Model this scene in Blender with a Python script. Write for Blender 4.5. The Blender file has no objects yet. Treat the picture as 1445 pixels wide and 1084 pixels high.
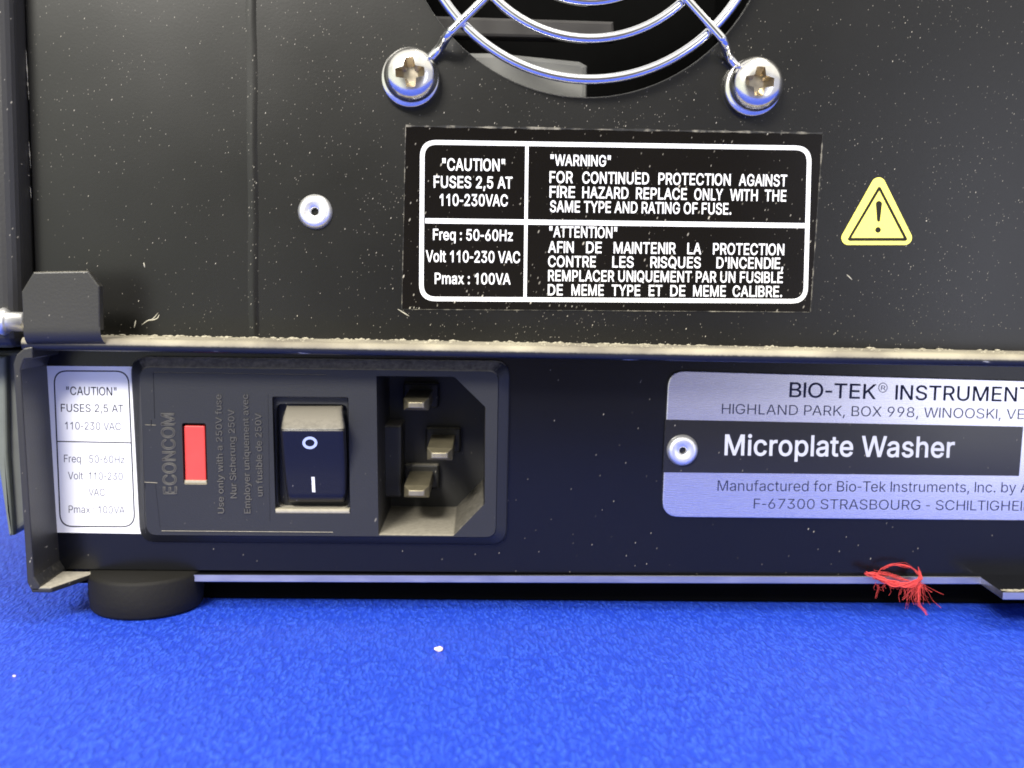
import bpy, bmesh, math, random
from mathutils import Vector, Matrix
from mathutils.geometry import tessellate_polygon
random.seed(7)
scene = bpy.context.scene
COL = scene.collection
S = 0.01                      # one millimetre in scene units (1 unit = 100 mm)

# ------------------------------------------------------------------ camera
F, CX, CY, DIST = 1500.0, 722.5, 542.0, 165.0
pit, yaw, rol = math.radians(5.53), math.radians(1.62), math.radians(0.88)
fwd = Vector((math.sin(yaw)*math.cos(pit), math.cos(yaw)*math.cos(pit), -math.sin(pit)))
r0 = Vector((math.cos(yaw), -math.sin(yaw), 0)); u0 = r0.cross(fwd)
CR = r0*math.cos(rol) + u0*math.sin(rol)
CU = -r0*math.sin(rol) + u0*math.cos(rol)
CPOS = -DIST*fwd              # millimetres; the optical axis meets the rear panel (y = 0) at the origin
cam = bpy.data.cameras.new('camera'); cam_o = bpy.data.objects.new('camera', cam); COL.objects.link(cam_o)
m = Matrix((CR, CU, -fwd)).transposed().to_4x4(); m.translation = CPOS*S
cam_o.matrix_world = m
cam.sensor_fit = 'HORIZONTAL'; cam.sensor_width = 36; cam.lens = F/1445*36
cam.clip_start = 0.01; cam.clip_end = 500
cam.dof.use_dof = True
cam.dof.focus_distance = 161*S
cam.dof.aperture_fstop = (cam.lens*0.001) / (1.35*S)
scene.camera = cam_o

# ------------------------------------------------------------------ world, lamps, exposure
w = bpy.data.worlds.new('World'); scene.world = w; w.use_nodes = True
nt = w.node_tree; bg = nt.nodes['Background']
tc = nt.nodes.new('ShaderNodeTexCoord'); sep = nt.nodes.new('ShaderNodeSeparateXYZ')
rampw = nt.nodes.new('ShaderNodeValToRGB')
nt.links.new(tc.outputs['Generated'], sep.inputs[0])
mr = nt.nodes.new('ShaderNodeMapRange'); mr.inputs[1].default_value = -1; mr.inputs[2].default_value = 1
nt.links.new(sep.outputs['Z'], mr.inputs[0]); nt.links.new(mr.outputs[0], rampw.inputs[0])
e = rampw.color_ramp.elements                    # room: dim around the photographer, pale walls to the left and right, bright ceiling
e[0].position = 0.44; e[0].color = (0.27, 0.25, 0.31, 1)
e[1].position = 0.70; e[1].color = (1.35, 1.32, 1.24, 1)
k = rampw.color_ramp.elements.new(0.50); k.color = (0.10, 0.085, 0.075, 1)
k = rampw.color_ramp.elements.new(0.61); k.color = (0.10, 0.09, 0.08, 1)
def wstep(src, a_, b_):
    n = nt.nodes.new('ShaderNodeMapRange'); n.interpolation_type = 'SMOOTHSTEP'
    n.inputs[1].default_value = a_; n.inputs[2].default_value = b_; nt.links.new(src, n.inputs[0]); return n.outputs[0]
def wmix(fac, c1, c2):
    n = nt.nodes.new('ShaderNodeMix'); n.data_type = 'RGBA'; nt.links.new(fac, n.inputs[0]); nt.links.new(c1, n.inputs[6])
    n.inputs[7].default_value = (*c2, 1); return n.outputs[2]
def wmul(p, q):
    n = nt.nodes.new('ShaderNodeMath'); n.operation = 'MULTIPLY'; nt.links.new(p, n.inputs[0]); nt.links.new(q, n.inputs[1]); return n.outputs[0]
low = wmul(wstep(sep.outputs['Z'], .42, .22), wstep(sep.outputs['Y'], .1, -.3))
cw = wmix(wmul(wstep(sep.outputs['X'], -.08, -.40), low), rampw.outputs[0], (1.25, 1.30, 1.15))
cw = wmix(wmul(wstep(sep.outputs['X'], .20, .44), low), cw, (0.78, 0.80, 0.95))
nt.links.new(cw, bg.inputs[0]); bg.inputs[1].default_value = 0.85

def area(name, pos, target, sx, sy, power, col):
    l = bpy.data.lights.new(name, 'AREA'); l.shape = 'RECTANGLE'; l.size = sx*S; l.size_y = sy*S
    l.energy = power; l.color = col
    o = bpy.data.objects.new(name, l); COL.objects.link(o)
    o.location = Vector(pos)*S
    o.rotation_euler = (Vector(target)-Vector(pos)).to_track_quat('-Z', 'Y').to_euler()
    return o
area('ceiling_lamp', (-330, -760, 560), (0, 0, -10), 330, 170, 1450, (1.0, 0.96, 0.88))
area('ceiling_lamp_overhead', (260, -330, 900), (0, -20, -20), 500, 300, 620, (1.0, 0.95, 0.87))
area('gleam_lamp', (430, -700, 30), (60, 0, 0), 150, 330, 38, (0.86, 0.88, 1.0))  # area lamp added for the gleam on nameplate and label; source unseen

scene.view_settings.view_transform = 'Standard'; scene.view_settings.look = 'None'
scene.cycles.filter_width = 1.8
scene.view_settings.exposure = 0.2; scene.view_settings.gamma = 1.0

# ------------------------------------------------------------------ projection of photo measurements onto real planes
def P(u, v, y=0.0):
    d = fwd + CR*((u-CX)/F) - CU*((v-CY)/F)
    t = (y-CPOS.y)/d.y
    p = CPOS + d*t
    return Vector((p.x, y, p.z))
def pp(pts, y=0.0):
    return [(P(u, v, y).x, P(u, v, y).z) for u, v in pts]

# ------------------------------------------------------------------ mesh helpers (all in millimetres)
class MB:
    def __init__(self): self.v = []; self.f = []; self.m = []; self.sm = []
    def add(self, vs, fs, mat=0, smooth=False):
        b = len(self.v); self.v += [tuple(p) for p in vs]
        for f in fs: self.f.append(tuple(b+i for i in f)); self.m.append(mat); self.sm.append(smooth)
        return self
    def bm(self, bm, mat=0, smooth=False, fn=None):
        bm.verts.index_update()
        self.add([fn(v.co) if fn else v.co for v in bm.verts], [[v.index for v in f.verts] for f in bm.faces], mat, smooth)
        bm.free(); return self
WORLD = {}
def obj(name, mb, mats, parent=None, auto=None):
    xs = [p[0] for p in mb.v]; ys = [p[1] for p in mb.v]; zs = [p[2] for p in mb.v]
    c = Vector(((min(xs)+max(xs))/2, (min(ys)+max(ys))/2, (min(zs)+max(zs))/2))
    me = bpy.data.meshes.new(name)
    me.from_pydata([((p[0]-c.x)*S, (p[1]-c.y)*S, (p[2]-c.z)*S) for p in mb.v], [], mb.f)
    if not isinstance(mats, (list, tuple)): mats = [mats]
    for mt in mats: me.materials.append(mt)
    for p, mi, s in zip(me.polygons, mb.m, mb.sm): p.material_index = mi; p.use_smooth = s
    me.update()
    o = bpy.data.objects.new(name, me); COL.objects.link(o)
    WORLD[o.name] = c
    if parent is not None:
        o.parent = parent; o.location = (c-WORLD[parent.name])*S
    else: o.location = c*S
    return o
def rounded(poly, rad, seg=6):
    out = []; n = len(poly)
    rads = rad if isinstance(rad, (list, tuple)) else [rad]*n
    for i in range(n):
        p = Vector(poly[i]); a = Vector(poly[i-1])-p; b = Vector(poly[(i+1) % n])-p
        r = rads[i]
        if r <= 0: out.append(tuple(p)); continue
        ang = a.angle(b); t = min(r/math.tan(ang/2), a.length*.49, b.length*.49)
        A = p+a.normalized()*t; B = p+b.normalized()*t
        for k in range(seg+1):
            s = k/seg
            q = A*(1-s)**2 + p*2*s*(1-s)*0.98 + p*0.02*2*s*(1-s) + B*s*s
            out.append(tuple(q))
    return out
def area2(poly): return sum(poly[i-1][0]*poly[i][1]-poly[i][0]*poly[i-1][1] for i in range(len(poly)))
def ccw(poly): return list(poly) if area2(poly) > 0 else list(reversed(poly))
def plate(outer, holes, y0, y1, bevel=0.0, bseg=2):
    """flat plate in the xz plane, front at y0 (towards camera), back at y1, with holes"""
    bm = bmesh.new(); loops = [list(outer)]+[list(h) for h in holes]
    tri = tessellate_polygon([[Vector((x, z, 0)) for x, z in l] for l in loops])
    front = [bm.verts.new((x, y0, z)) for l in loops for x, z in l]; back = [bm.verts.new((x, y1, z)) for l in loops for x, z in l]
    for t in tri:
        try: bm.faces.new([front[i] for i in t])
        except ValueError: pass
    b0 = 0
    for l in loops:
        k = len(l)
        for i in range(k): j = (i+1) % k; bm.faces.new((front[b0+i], front[b0+j], back[b0+j], back[b0+i]))
        b0 += k
    bmesh.ops.recalc_face_normals(bm, faces=bm.faces)
    if sum(f.normal.y*f.calc_area() for f in bm.faces) > 0:
        for f in bm.faces: f.normal_flip()
    if bevel > 0:
        be = [ed for ed in bm.edges if ed.is_valid and len(ed.link_faces) == 2 and abs(ed.verts[0].co.y-y0) < 1e-6 and abs(ed.verts[1].co.y-y0) < 1e-6
              and abs(ed.link_faces[0].normal.dot(ed.link_faces[1].normal)) < .5]
        bmesh.ops.bevel(bm, geom=be, offset=bevel, segments=bseg, affect='EDGES', profile=0.5)
    return bm
def prism(poly, y0, y1, bevel=0.0, bseg=2, back=True, bevel_all=False):
    poly = ccw(poly); bm = bmesh.new()
    a = [bm.verts.new((x, y0, z)) for x, z in poly]; b = [bm.verts.new((x, y1, z)) for x, z in poly]
    bm.faces.new(a)
    if back: bm.faces.new(list(reversed(b)))
    n = len(a)
    for i in range(n): bm.faces.new((a[i-1], b[i-1], b[i], a[i]))
    bmesh.ops.recalc_face_normals(bm, faces=bm.faces)
    if bevel > 0:
        if bevel_all: ge = list(bm.edges)
        else: ge = [e for e in bm.edges if abs(e.verts[0].co.y-y0) < 1e-6 and abs(e.verts[1].co.y-y0) < 1e-6]
        bmesh.ops.bevel(bm, geom=ge, offset=bevel, segments=bseg, affect='EDGES', profile=0.5)
    return bm
def box(x0, x1, y0, y1, z0, z1, bevel=0, bseg=2):
    bm = bmesh.new(); bmesh.ops.create_cube(bm, size=1)
    for v in bm.verts:
        v.co = Vector(((x0+x1)/2+v.co.x*(x1-x0), (y0+y1)/2+v.co.y*(y1-y0), (z0+z1)/2+v.co.z*(z1-z0)))
    if bevel: bmesh.ops.bevel(bm, geom=list(bm.edges), offset=bevel, segments=bseg, affect='EDGES', profile=0.5)
    return bm
def loft(mb, loops, mat=0, smooth=False, cap=False):
    n = len(loops[0]); vs = [p for l in loops for p in l]; fs = []
    for k in range(len(loops)-1):
        for i in range(n):
            j = (i+1) % n
            fs.append((k*n+i, k*n+j, (k+1)*n+j, (k+1)*n+i))
    mb.add(vs, fs, mat, smooth)
    if cap: mb.add(loops[-1], [tuple(range(n))], mat)
def lathe(mb, prof, c, axis='y', seg=64, mat=0, smooth=True):
    """prof: (r, a) pairs; a measured along axis"""
    vs = []; fs = []
    for r, a in prof:
        for i in range(seg):
            t = 2*math.pi*i/seg; p, q = r*math.cos(t), r*math.sin(t)
            vs.append({'y': (c[0]+p, c[1]+a, c[2]+q), 'x': (c[0]+a, c[1]+p, c[2]+q), 'z': (c[0]+p, c[1]+q, c[2]+a)}[axis])
    for k in range(len(prof)-1):
        for i in range(seg):
            j = (i+1) % seg
            fs.append((k*seg+i, k*seg+j, (k+1)*seg+j, (k+1)*seg+i))
    mb.add(vs, fs, mat, smooth)
def tube(mb, pts, r, seg=10, closed=False, mat=0, taper=None):
    pts = [Vector(p) for p in pts]; n = len(pts); vs = []; fs = []
    ref = Vector((0, 1, 0))
    for i, p in enumerate(pts):
        if closed: t = pts[(i+1) % n]-pts[i-1]
        else: t = pts[min(i+1, n-1)]-pts[max(i-1, 0)]
        t.normalize()
        a = t.cross(ref)
        if a.length < 1e-3: a = t.cross(Vector((1, 0, 0.3)))
        a.normalize(); b = t.cross(a)
        rr = r if taper is None else r*taper(i/(n-1))
        for k in range(seg):
            an = 2*math.pi*k/seg; vs.append(p+a*rr*math.cos(an)+b*rr*math.sin(an))
    m_ = n if closed else n-1
    for i in range(m_):
        for k in range(seg):
            j = (i+1) % n; l = (k+1) % seg
            fs.append((i*seg+k, i*seg+l, j*seg+l, j*seg+k))
    if not closed: fs += [tuple(range(seg)), tuple(reversed(range((n-1)*seg, n*seg)))]
    mb.add(vs, fs, mat, True)
def catmull(pts, per=8):
    pts = [Vector(p) for p in pts]; out = []
    for i in range(len(pts)-1):
        p0 = pts[max(i-1, 0)]; p1 = pts[i]; p2 = pts[i+1]; p3 = pts[min(i+2, len(pts)-1)]
        for k in range(per):
            t = k/per
            out.append(0.5*((2*p1)+(p2-p0)*t+(2*p0-5*p1+4*p2-p3)*t*t+(3*p1-p0-3*p2+p3)*t**3))
    out.append(pts[-1]); return out
def boolean_cut(mb_a, mb_b):
    def tmp(mb):
        me = bpy.data.meshes.new('tmp'); me.from_pydata(mb.v, [], mb.f); me.update()
        o = bpy.data.objects.new('tmp', me); COL.objects.link(o); return o
    a, b = tmp(mb_a), tmp(mb_b)
    md = a.modifiers.new('cut', 'BOOLEAN'); md.operation = 'DIFFERENCE'; md.object = b; md.solver = 'EXACT'
    dg = bpy.context.evaluated_depsgraph_get(); dg.update()
    ev = a.evaluated_get(dg); me = ev.to_mesh()
    out = MB(); out.add([v.co.copy() for v in me.vertices], [tuple(p.vertices) for p in me.polygons], 0, False)
    ev.to_mesh_clear(); bpy.data.objects.remove(a); bpy.data.objects.remove(b)
    return out

# text: outlines of a plain grotesque alphabet (thousandths of an em), one entry per character: advance|contour|contour
GLYPHS = {
    ' ': '187',
    '"': '321|78,318 70,509 136,509 128,318|193,318 185,509 250,509 243,318',
    "'": '206|78,318 70,509 136,509 128,318',
    ',': '187|38,-119 68,71 137,71 84,-119',
    '-': '453|337,244 337,188 114,188 114,244',
    '.': '187|95,-4 83,-3 73,1 63,9 55,18 51,29 50,41 51,53 55,64 63,73 73,81 83,85 95,87 107,85 118,81 128,73 135,64 140,53 141,41 140,29 135,18 128,9 118,1 107,-3',
    '0': '453|227,-7 191,-3 158,7 130,24 105,48 85,77 69,113 60,144 53,178 49,214 48,254 49,294 53,330 60,364 69,395 85,431 106,461 130,484 159,502 191,512 227,516 262,512 295,502 323,484 348,461 368,431 384,395 393,364 400,330 404,294 405,254 404,214 400,178 393,144 384,113 368,77 348,48 323,24 295,7 263,-3|227,50 250,52 271,60 290,74 306,92 320,116 330,144 338,176 342,213 344,254 342,295 338,332 330,365 320,393 306,416 290,435 271,449 250,457 227,460 203,457 182,449 163,435 147,416 134,393 123,365 115,332 111,295 109,254 111,213 115,176 123,144 134,116 147,92 163,74 182,60 203,52',
    '1': '453|76,0 76,55 391,55 391,0|276,509 276,0 212,0 212,448 209,448 86,358 86,427 198,509',
    '2': '453|64,0 64,47 234,229 282,282 294,298 303,312 311,327 316,341 319,356 320,371 319,389 315,405 308,419 298,431 287,441 273,449 258,455 241,458 224,460 205,458 188,454 172,447 159,438 148,427 139,413 132,398 128,381 127,362 66,362 68,391 75,418 86,442 102,464 121,482 143,496 168,507 196,513 225,516 254,513 281,507 306,497 328,482 346,465 361,445 372,423 379,398 381,372 380,354 377,336 371,318 363,299 351,280 336,259 317,235 294,209 267,180 153,60 153,57 389,57 389,0',
    '3': '453|218,-7 188,-5 159,1 133,10 108,22 88,38 70,57 57,79 48,104 44,132 109,132 112,115 118,100 126,87 137,76 150,66 165,59 182,54 200,51 219,50 239,51 258,55 275,61 291,69 304,80 315,93 323,108 328,125 329,145 328,163 323,180 316,196 306,211 292,223 275,234 254,241 229,246 201,248 157,248 157,299 288,448 288,452 70,452 70,509 372,509 372,461 211,278 211,289 247,290 279,286 308,276 333,262 354,244 371,222 383,198 391,173 393,145 390,116 383,90 370,66 354,45 333,27 309,12 281,2 251,-5',
    '5': '453|221,-7 192,-5 165,1 140,11 118,25 99,41 83,60 71,82 63,105 60,130 122,130 125,115 130,102 138,89 148,78 160,68 173,60 188,54 204,51 221,50 241,51 259,56 276,64 291,75 304,89 314,104 322,122 326,141 328,162 326,183 321,203 314,221 303,237 290,251 275,262 257,270 238,275 218,277 201,276 184,273 167,268 152,262 139,255 128,246 67,253 96,509 366,509 366,452 151,452 134,301 136,301 148,311 162,318 178,325 194,330 212,333 229,334 252,332 274,328 294,321 313,311 330,299 345,285 358,269 370,251 379,231 386,210 390,187 391,163 388,132 381,102 369,76 352,52 332,32 309,15 282,3 253,-4',
    '6': '453|226,-7 196,-4 168,3 142,15 119,31 100,51 84,74 73,101 66,130 64,162 65,187 71,212 80,239 93,268 112,302 137,340 252,509 322,509 151,261 145,261 165,288 196,307 208,311 221,313 235,314 265,312 291,305 316,295 337,280 355,262 370,240 380,215 387,187 389,157 387,127 379,98 368,73 352,50 333,30 310,14 284,3 257,-4|226,48 245,50 263,55 279,63 293,73 304,86 314,101 322,119 326,137 327,157 326,178 322,196 314,213 304,228 293,241 279,251 263,259 245,264 226,265 207,264 190,259 174,252 160,241 148,229 138,214 131,197 126,179 125,158 126,138 131,119 138,102 148,86 160,73 174,63 190,55 207,50',
    '7': '453|97,0 323,448 323,452 62,452 62,509 391,509 391,449 165,0',
    '8': '453|226,-7 193,-5 163,1 136,11 111,25 91,42 74,62 62,84 54,109 52,135 53,156 58,176 65,195 75,212 87,228 101,241 117,252 134,260 153,265 153,267 129,276 109,289 93,308 80,330 73,354 70,380 73,405 79,429 90,450 106,469 124,485 146,498 170,508 197,514 226,516 255,514 282,508 306,498 328,485 346,469 361,450 373,429 379,405 382,380 379,354 372,330 359,308 343,289 323,276 300,267 300,265 319,260 335,252 351,241 365,228 377,212 387,195 395,176 399,156 401,135 398,109 391,84 378,62 362,42 341,25 317,11 289,1 259,-5|226,49 248,50 267,54 285,60 300,69 313,79 323,91 331,106 335,121 337,139 335,157 330,173 322,189 312,202 298,213 283,223 265,230 247,234 226,235 206,234 187,230 169,223 154,213 140,202 130,189 122,173 117,157 115,139 117,121 121,106 129,91 139,79 152,69 167,60 185,54 205,50|226,290 244,291 260,294 274,300 287,308 298,318 307,330 314,344 318,359 319,376 318,392 314,407 308,420 299,432 288,442 275,449 260,455 244,459 226,460 208,459 192,455 177,449 164,442 153,432 145,420 138,407 134,392 133,376 134,359 138,344 145,330 154,318 165,308 178,300 193,294 209,291',
    '9': '453|226,516 256,513 285,506 310,494 333,478 352,458 368,434 380,408 387,378 389,347 387,322 382,296 373,270 359,240 340,207 315,168 200,0 130,0 301,248 307,248 287,221 257,202 245,198 232,195 218,195 188,197 161,203 137,214 116,229 98,247 83,269 72,294 66,321 64,352 66,382 73,411 85,436 101,459 120,479 143,494 168,506 196,513|226,460 207,459 190,454 174,446 160,435 148,423 138,407 131,390 127,372 125,352 127,331 131,313 138,295 148,280 160,268 174,257 190,250 207,245 226,243 245,245 263,249 279,257 293,267 305,280 314,295 322,312 326,330 327,350 326,371 322,390 314,407 305,422 293,435 279,446 263,454 245,459',
    ':': '187|95,-4 83,-3 73,1 63,9 55,18 51,29 50,41 51,53 55,64 63,73 73,81 83,85 95,87 107,85 118,81 128,73 135,64 140,53 141,41 140,29 135,18 128,9 118,1 107,-3|95,271 83,272 73,277 63,284 55,294 51,304 50,316 51,328 55,339 63,349 73,356 83,360 95,362 107,360 118,356 128,349 135,339 140,328 141,316 140,304 135,294 128,284 118,277 107,272',
    'A': '479|16,0 201,509 276,509 463,0 395,0 287,302 264,372 232,478 245,478 213,371 191,302 85,0|110,142 110,199 370,199 370,142',
    'B': '456|60,0 60,509 241,509 274,507 304,501 329,491 350,477 367,461 381,442 390,421 396,398 398,374 397,353 393,336 387,320 378,307 368,295 356,286 343,278 329,272 315,267 315,262 331,260 347,254 363,245 378,234 391,220 402,203 411,184 416,161 418,136 416,111 410,88 400,67 386,48 368,31 344,18 317,8 284,2 247,0|125,57 245,57 281,60 309,67 330,80 344,96 353,115 355,137 354,153 350,169 342,184 333,197 320,209 306,218 289,225 269,229 248,231 125,231|125,285 238,285 256,287 273,290 288,296 302,304 314,314 323,326 330,340 335,355 336,372 333,393 326,412 313,429 294,442 270,449 240,452 125,452',
    'C': '510|267,-7 235,-5 205,1 177,11 150,25 126,42 104,63 86,88 70,115 57,146 48,179 42,215 40,254 42,293 48,329 57,362 70,393 86,421 104,445 126,466 150,484 177,498 205,508 235,514 267,516 293,514 317,511 340,504 362,496 383,485 402,471 419,456 435,438 448,418 459,397 467,373 473,348 408,348 404,365 397,380 389,395 380,407 369,418 357,428 344,437 330,444 315,449 300,453 284,455 267,456 237,453 209,445 184,432 161,414 141,391 125,364 113,332 106,295 103,254 106,213 113,177 125,145 141,117 161,94 184,76 210,63 237,56 267,53 284,54 300,56 315,60 330,65 344,72 357,81 369,90 380,102 389,114 397,128 404,144 408,160 473,160 467,135 459,112 448,91 435,71 420,53 402,38 383,24 363,13 341,5 317,-2 293,-6',
    'D': '502|219,0 96,0 96,57 215,57 254,60 288,68 318,81 343,99 363,122 379,149 390,181 397,216 399,255 397,294 390,329 379,361 364,388 344,410 320,428 291,441 258,449 221,452 93,452 93,509 225,509 261,507 294,501 325,492 353,478 385,455 412,426 433,391 446,361 455,329 460,293 462,255 460,217 455,181 446,149 433,119 417,92 398,68 376,48 351,31 322,17 291,8 256,2|125,509 125,0 60,0 60,509',
    'E': '418|60,0 60,509 372,509 372,452 125,452 125,286 355,286 355,229 125,229 125,57 375,57 375,0',
    'F': '410|60,0 60,509 369,509 369,452 125,452 125,278 346,278 346,221 125,221 125,0',
    'G': '520|269,-7 236,-5 205,1 176,11 149,25 125,43 104,64 85,88 69,116 57,146 47,179 42,215 40,254 42,293 47,329 57,362 69,393 85,421 103,445 125,466 149,484 175,498 203,508 233,514 265,516 291,514 316,510 340,504 363,494 384,483 403,469 421,453 436,436 449,416 460,395 468,373 474,349 408,349 402,365 395,379 387,393 378,406 368,417 356,427 344,436 330,443 315,448 300,453 283,455 265,456 236,453 209,445 183,432 160,414 141,392 125,364 113,332 106,295 103,254 106,213 113,177 125,145 141,117 161,95 184,76 210,63 238,56 269,53 296,55 322,61 345,71 365,85 382,102 396,123 407,147 413,173 415,202 434,199 283,199 283,256 478,256 478,200 475,160 466,124 451,91 431,62 406,38 377,19 344,5 308,-4',
    'H': '517|60,0 60,509 125,509 125,289 392,289 392,509 457,509 457,0 392,0 392,232 125,232 125,0',
    'I': '300|31,0 31,57 118,57 118,452 31,452 31,509 269,509 269,452 183,452 183,57 269,57 269,0',
    'K': '466|104,145 104,216 139,261 174,303 212,344 364,509 448,509 231,276 228,276|60,0 60,509 125,509 125,334 124,225 125,193 125,0|372,0 188,259 228,309 449,0',
    'L': '393|60,0 60,509 125,509 125,57 361,57 361,0',
    'M': '628|60,0 60,509 152,509 277,187 287,159 299,123 311,84 322,49 307,49 318,83 330,121 342,158 352,187 476,509 568,509 568,0 504,0 504,291 504,327 505,369 506,413 507,457 513,457 498,409 482,363 467,322 456,291 342,0 286,0 170,291 159,321 145,361 129,408 112,457 119,457 120,416 121,372 122,328 122,291 122,0',
    'N': '523|60,0 60,509 136,509 343,183 363,151 388,107 414,55 405,54 401,108 399,157 399,195 399,509 463,509 463,0 387,0 202,290 177,331 148,381 108,452 119,454 122,384 124,328 125,291 125,0',
    'O': '533|267,-7 235,-5 205,1 177,11 150,25 126,42 105,63 86,88 70,115 57,146 48,179 42,215 40,254 42,293 48,329 57,362 70,393 86,421 105,445 126,466 150,484 177,498 205,508 235,514 267,516 299,514 329,508 357,498 384,484 408,466 429,445 448,421 464,393 477,362 486,329 491,293 493,254 491,215 486,179 477,146 464,115 448,88 429,63 408,42 384,25 357,11 329,1 299,-5|267,53 296,55 324,63 349,76 372,94 392,116 408,144 420,176 428,213 430,254 428,295 420,332 408,365 392,392 372,415 349,433 324,446 296,453 267,456 237,453 210,445 184,433 161,415 142,392 125,364 113,332 106,295 103,254 106,213 113,176 125,144 142,117 161,94 184,76 210,63 237,55',
    'P': '444|60,0 60,509 235,509 272,506 305,499 332,487 356,471 375,452 390,430 400,404 407,377 409,348 407,318 400,291 390,265 375,243 356,223 332,207 305,195 272,188 235,186 109,186 109,242 233,242 257,244 279,248 297,256 312,266 324,279 333,294 339,310 343,328 344,348 343,367 339,385 333,402 324,416 312,428 297,439 279,446 257,451 232,452 125,452 125,0',
    'Q': '533|245,159 313,159 369,85 384,65 468,-48 401,-48 346,27 331,46|267,-7 235,-5 205,1 177,11 150,25 126,42 105,63 86,88 70,115 57,146 48,179 42,215 40,254 42,293 48,329 57,362 70,393 86,421 105,445 126,466 150,484 177,498 205,508 235,514 267,516 299,514 329,508 357,498 384,484 408,466 429,445 448,421 464,393 477,362 486,329 491,293 493,254 491,215 486,179 477,146 464,115 448,88 429,63 408,42 384,25 357,11 329,1 299,-5|267,53 296,55 324,63 349,76 372,94 392,116 408,144 420,176 428,213 430,254 428,295 420,332 408,365 392,392 372,415 349,433 324,446 296,453 267,456 237,453 210,445 184,433 161,415 142,392 125,364 113,332 106,295 103,254 106,213 113,176 125,144 142,117 161,94 184,76 210,63 237,55',
    'R': '449|60,0 60,509 236,509 273,506 305,500 333,489 356,473 376,455 390,433 401,408 407,381 409,352 407,323 401,296 390,271 376,250 356,232 333,217 305,206 273,200 236,198 96,198 96,255 234,255 258,256 280,260 298,267 313,276 325,287 334,300 340,316 344,333 345,352 344,371 340,389 334,405 325,419 313,430 298,440 279,446 258,451 233,452 125,452 125,0|353,0 230,229 303,229 428,0',
    'S': '446|224,-9 188,-7 156,-1 128,9 102,23 81,40 64,60 51,83 42,109 38,137 104,137 108,118 114,102 123,88 136,76 150,66 166,59 185,53 204,50 224,49 246,50 267,54 286,60 303,69 317,79 329,92 338,106 344,122 346,139 344,154 340,168 332,179 322,189 310,197 296,205 245,222 184,239 145,253 112,269 86,289 67,313 56,341 52,372 54,400 62,425 75,448 92,468 113,484 138,498 165,508 195,514 227,516 259,514 289,508 316,498 340,484 360,468 377,449 390,427 398,403 401,378 337,378 332,402 320,421 302,437 280,449 254,456 225,459 204,457 185,454 167,448 152,440 139,430 129,418 121,405 117,391 115,376 117,359 122,345 131,334 142,324 155,315 169,308 212,293 264,279 312,264 328,256 344,248 359,238 372,226 384,213 395,198 402,180 407,161 408,139 406,112 399,87 386,64 370,43 349,25 323,11 294,0 261,-7',
    'T': '448|32,452 32,509 417,509 417,452 257,452 257,0 193,0 193,452',
    'U': '517|259,-8 220,-6 186,2 154,15 126,33 103,55 85,80 71,108 63,140 60,173 60,509 124,509 124,178 126,155 132,133 141,113 153,95 169,80 187,68 208,59 232,53 259,52 285,53 309,59 331,68 349,80 364,95 377,113 385,133 391,155 393,178 393,509 457,509 457,173 454,140 446,108 433,80 414,55 391,33 363,15 332,2 297,-6',
    'V': '479|204,0 16,509 84,509 192,206 215,137 248,31 235,31 267,138 290,206 395,509 463,509 278,0',
    'W': '686|155,0 16,509 82,509 163,196 175,145 187,94 197,40 189,40 200,94 211,145 224,196 306,509 380,509 462,196 474,145 486,94 497,40 488,40 499,94 510,145 523,196 603,509 670,509 530,0 455,0 368,323 351,391 336,475 350,475 335,395 318,323 230,0',
    'X': '474|18,0 217,284 217,236 29,509 104,509 178,400 204,361 223,329 243,292 232,292 252,329 272,361 298,400 374,509 446,509 259,239 259,287 456,0 382,0 292,129 268,165 250,195 230,231 244,231 225,196 206,166 182,129 91,0',
    'Y': '472|203,0 203,208 16,509 91,509 192,344 222,292 250,230 224,230 251,293 280,344 381,509 455,509 268,208 268,0',
    'Z': '438|42,0 42,46 273,385 306,431 341,476 348,454 285,452 223,452 40,452 40,509 397,509 397,462 169,129 134,81 97,33 90,54 152,57 214,57 399,57 399,0',
    'a': '389|160,-9 137,-7 115,-3 94,5 76,15 60,29 48,45 38,63 32,84 30,108 32,128 36,146 43,161 53,174 64,184 78,193 92,200 108,206 125,211 178,220 234,227 265,235 276,255 276,257 275,272 272,285 267,297 260,307 251,315 240,322 227,327 212,330 196,331 178,330 163,327 149,322 118,301 100,274 41,291 51,313 64,331 79,346 95,358 114,368 133,375 153,380 173,383 194,384 239,379 255,375 271,369 286,360 300,350 312,336 322,320 330,301 335,278 337,251 337,0 277,0 277,52 272,52 252,25 242,16 229,8 215,1 199,-4 181,-7|170,45 192,47 211,51 228,59 242,68 254,80 263,93 270,108 274,122 276,138 276,190 259,182 231,176 200,171 175,168 134,159 122,153 112,147 103,139 97,130 93,118 92,105 93,93 96,82 102,72 109,64 119,57 130,52 142,48 156,46',
    'b': '424|229,-8 208,-7 189,-3 172,4 159,12 147,21 138,31 118,59 112,59 112,0 53,0 53,509 114,509 114,319 118,319 137,346 147,355 158,364 171,373 188,379 207,383 229,384 259,382 287,374 313,361 335,342 354,320 370,293 381,261 388,227 390,189 388,151 381,116 370,84 355,57 336,34 313,16 288,3 260,-6|220,47 242,49 262,55 279,66 294,80 306,97 316,117 323,139 327,163 328,189 327,215 323,239 316,261 307,281 295,298 280,311 262,322 243,328 220,330 198,328 178,322 161,312 147,299 134,282 125,263 118,241 114,216 113,189 114,162 118,138 125,115 135,95 147,78 162,65 179,55 198,49',
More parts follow.
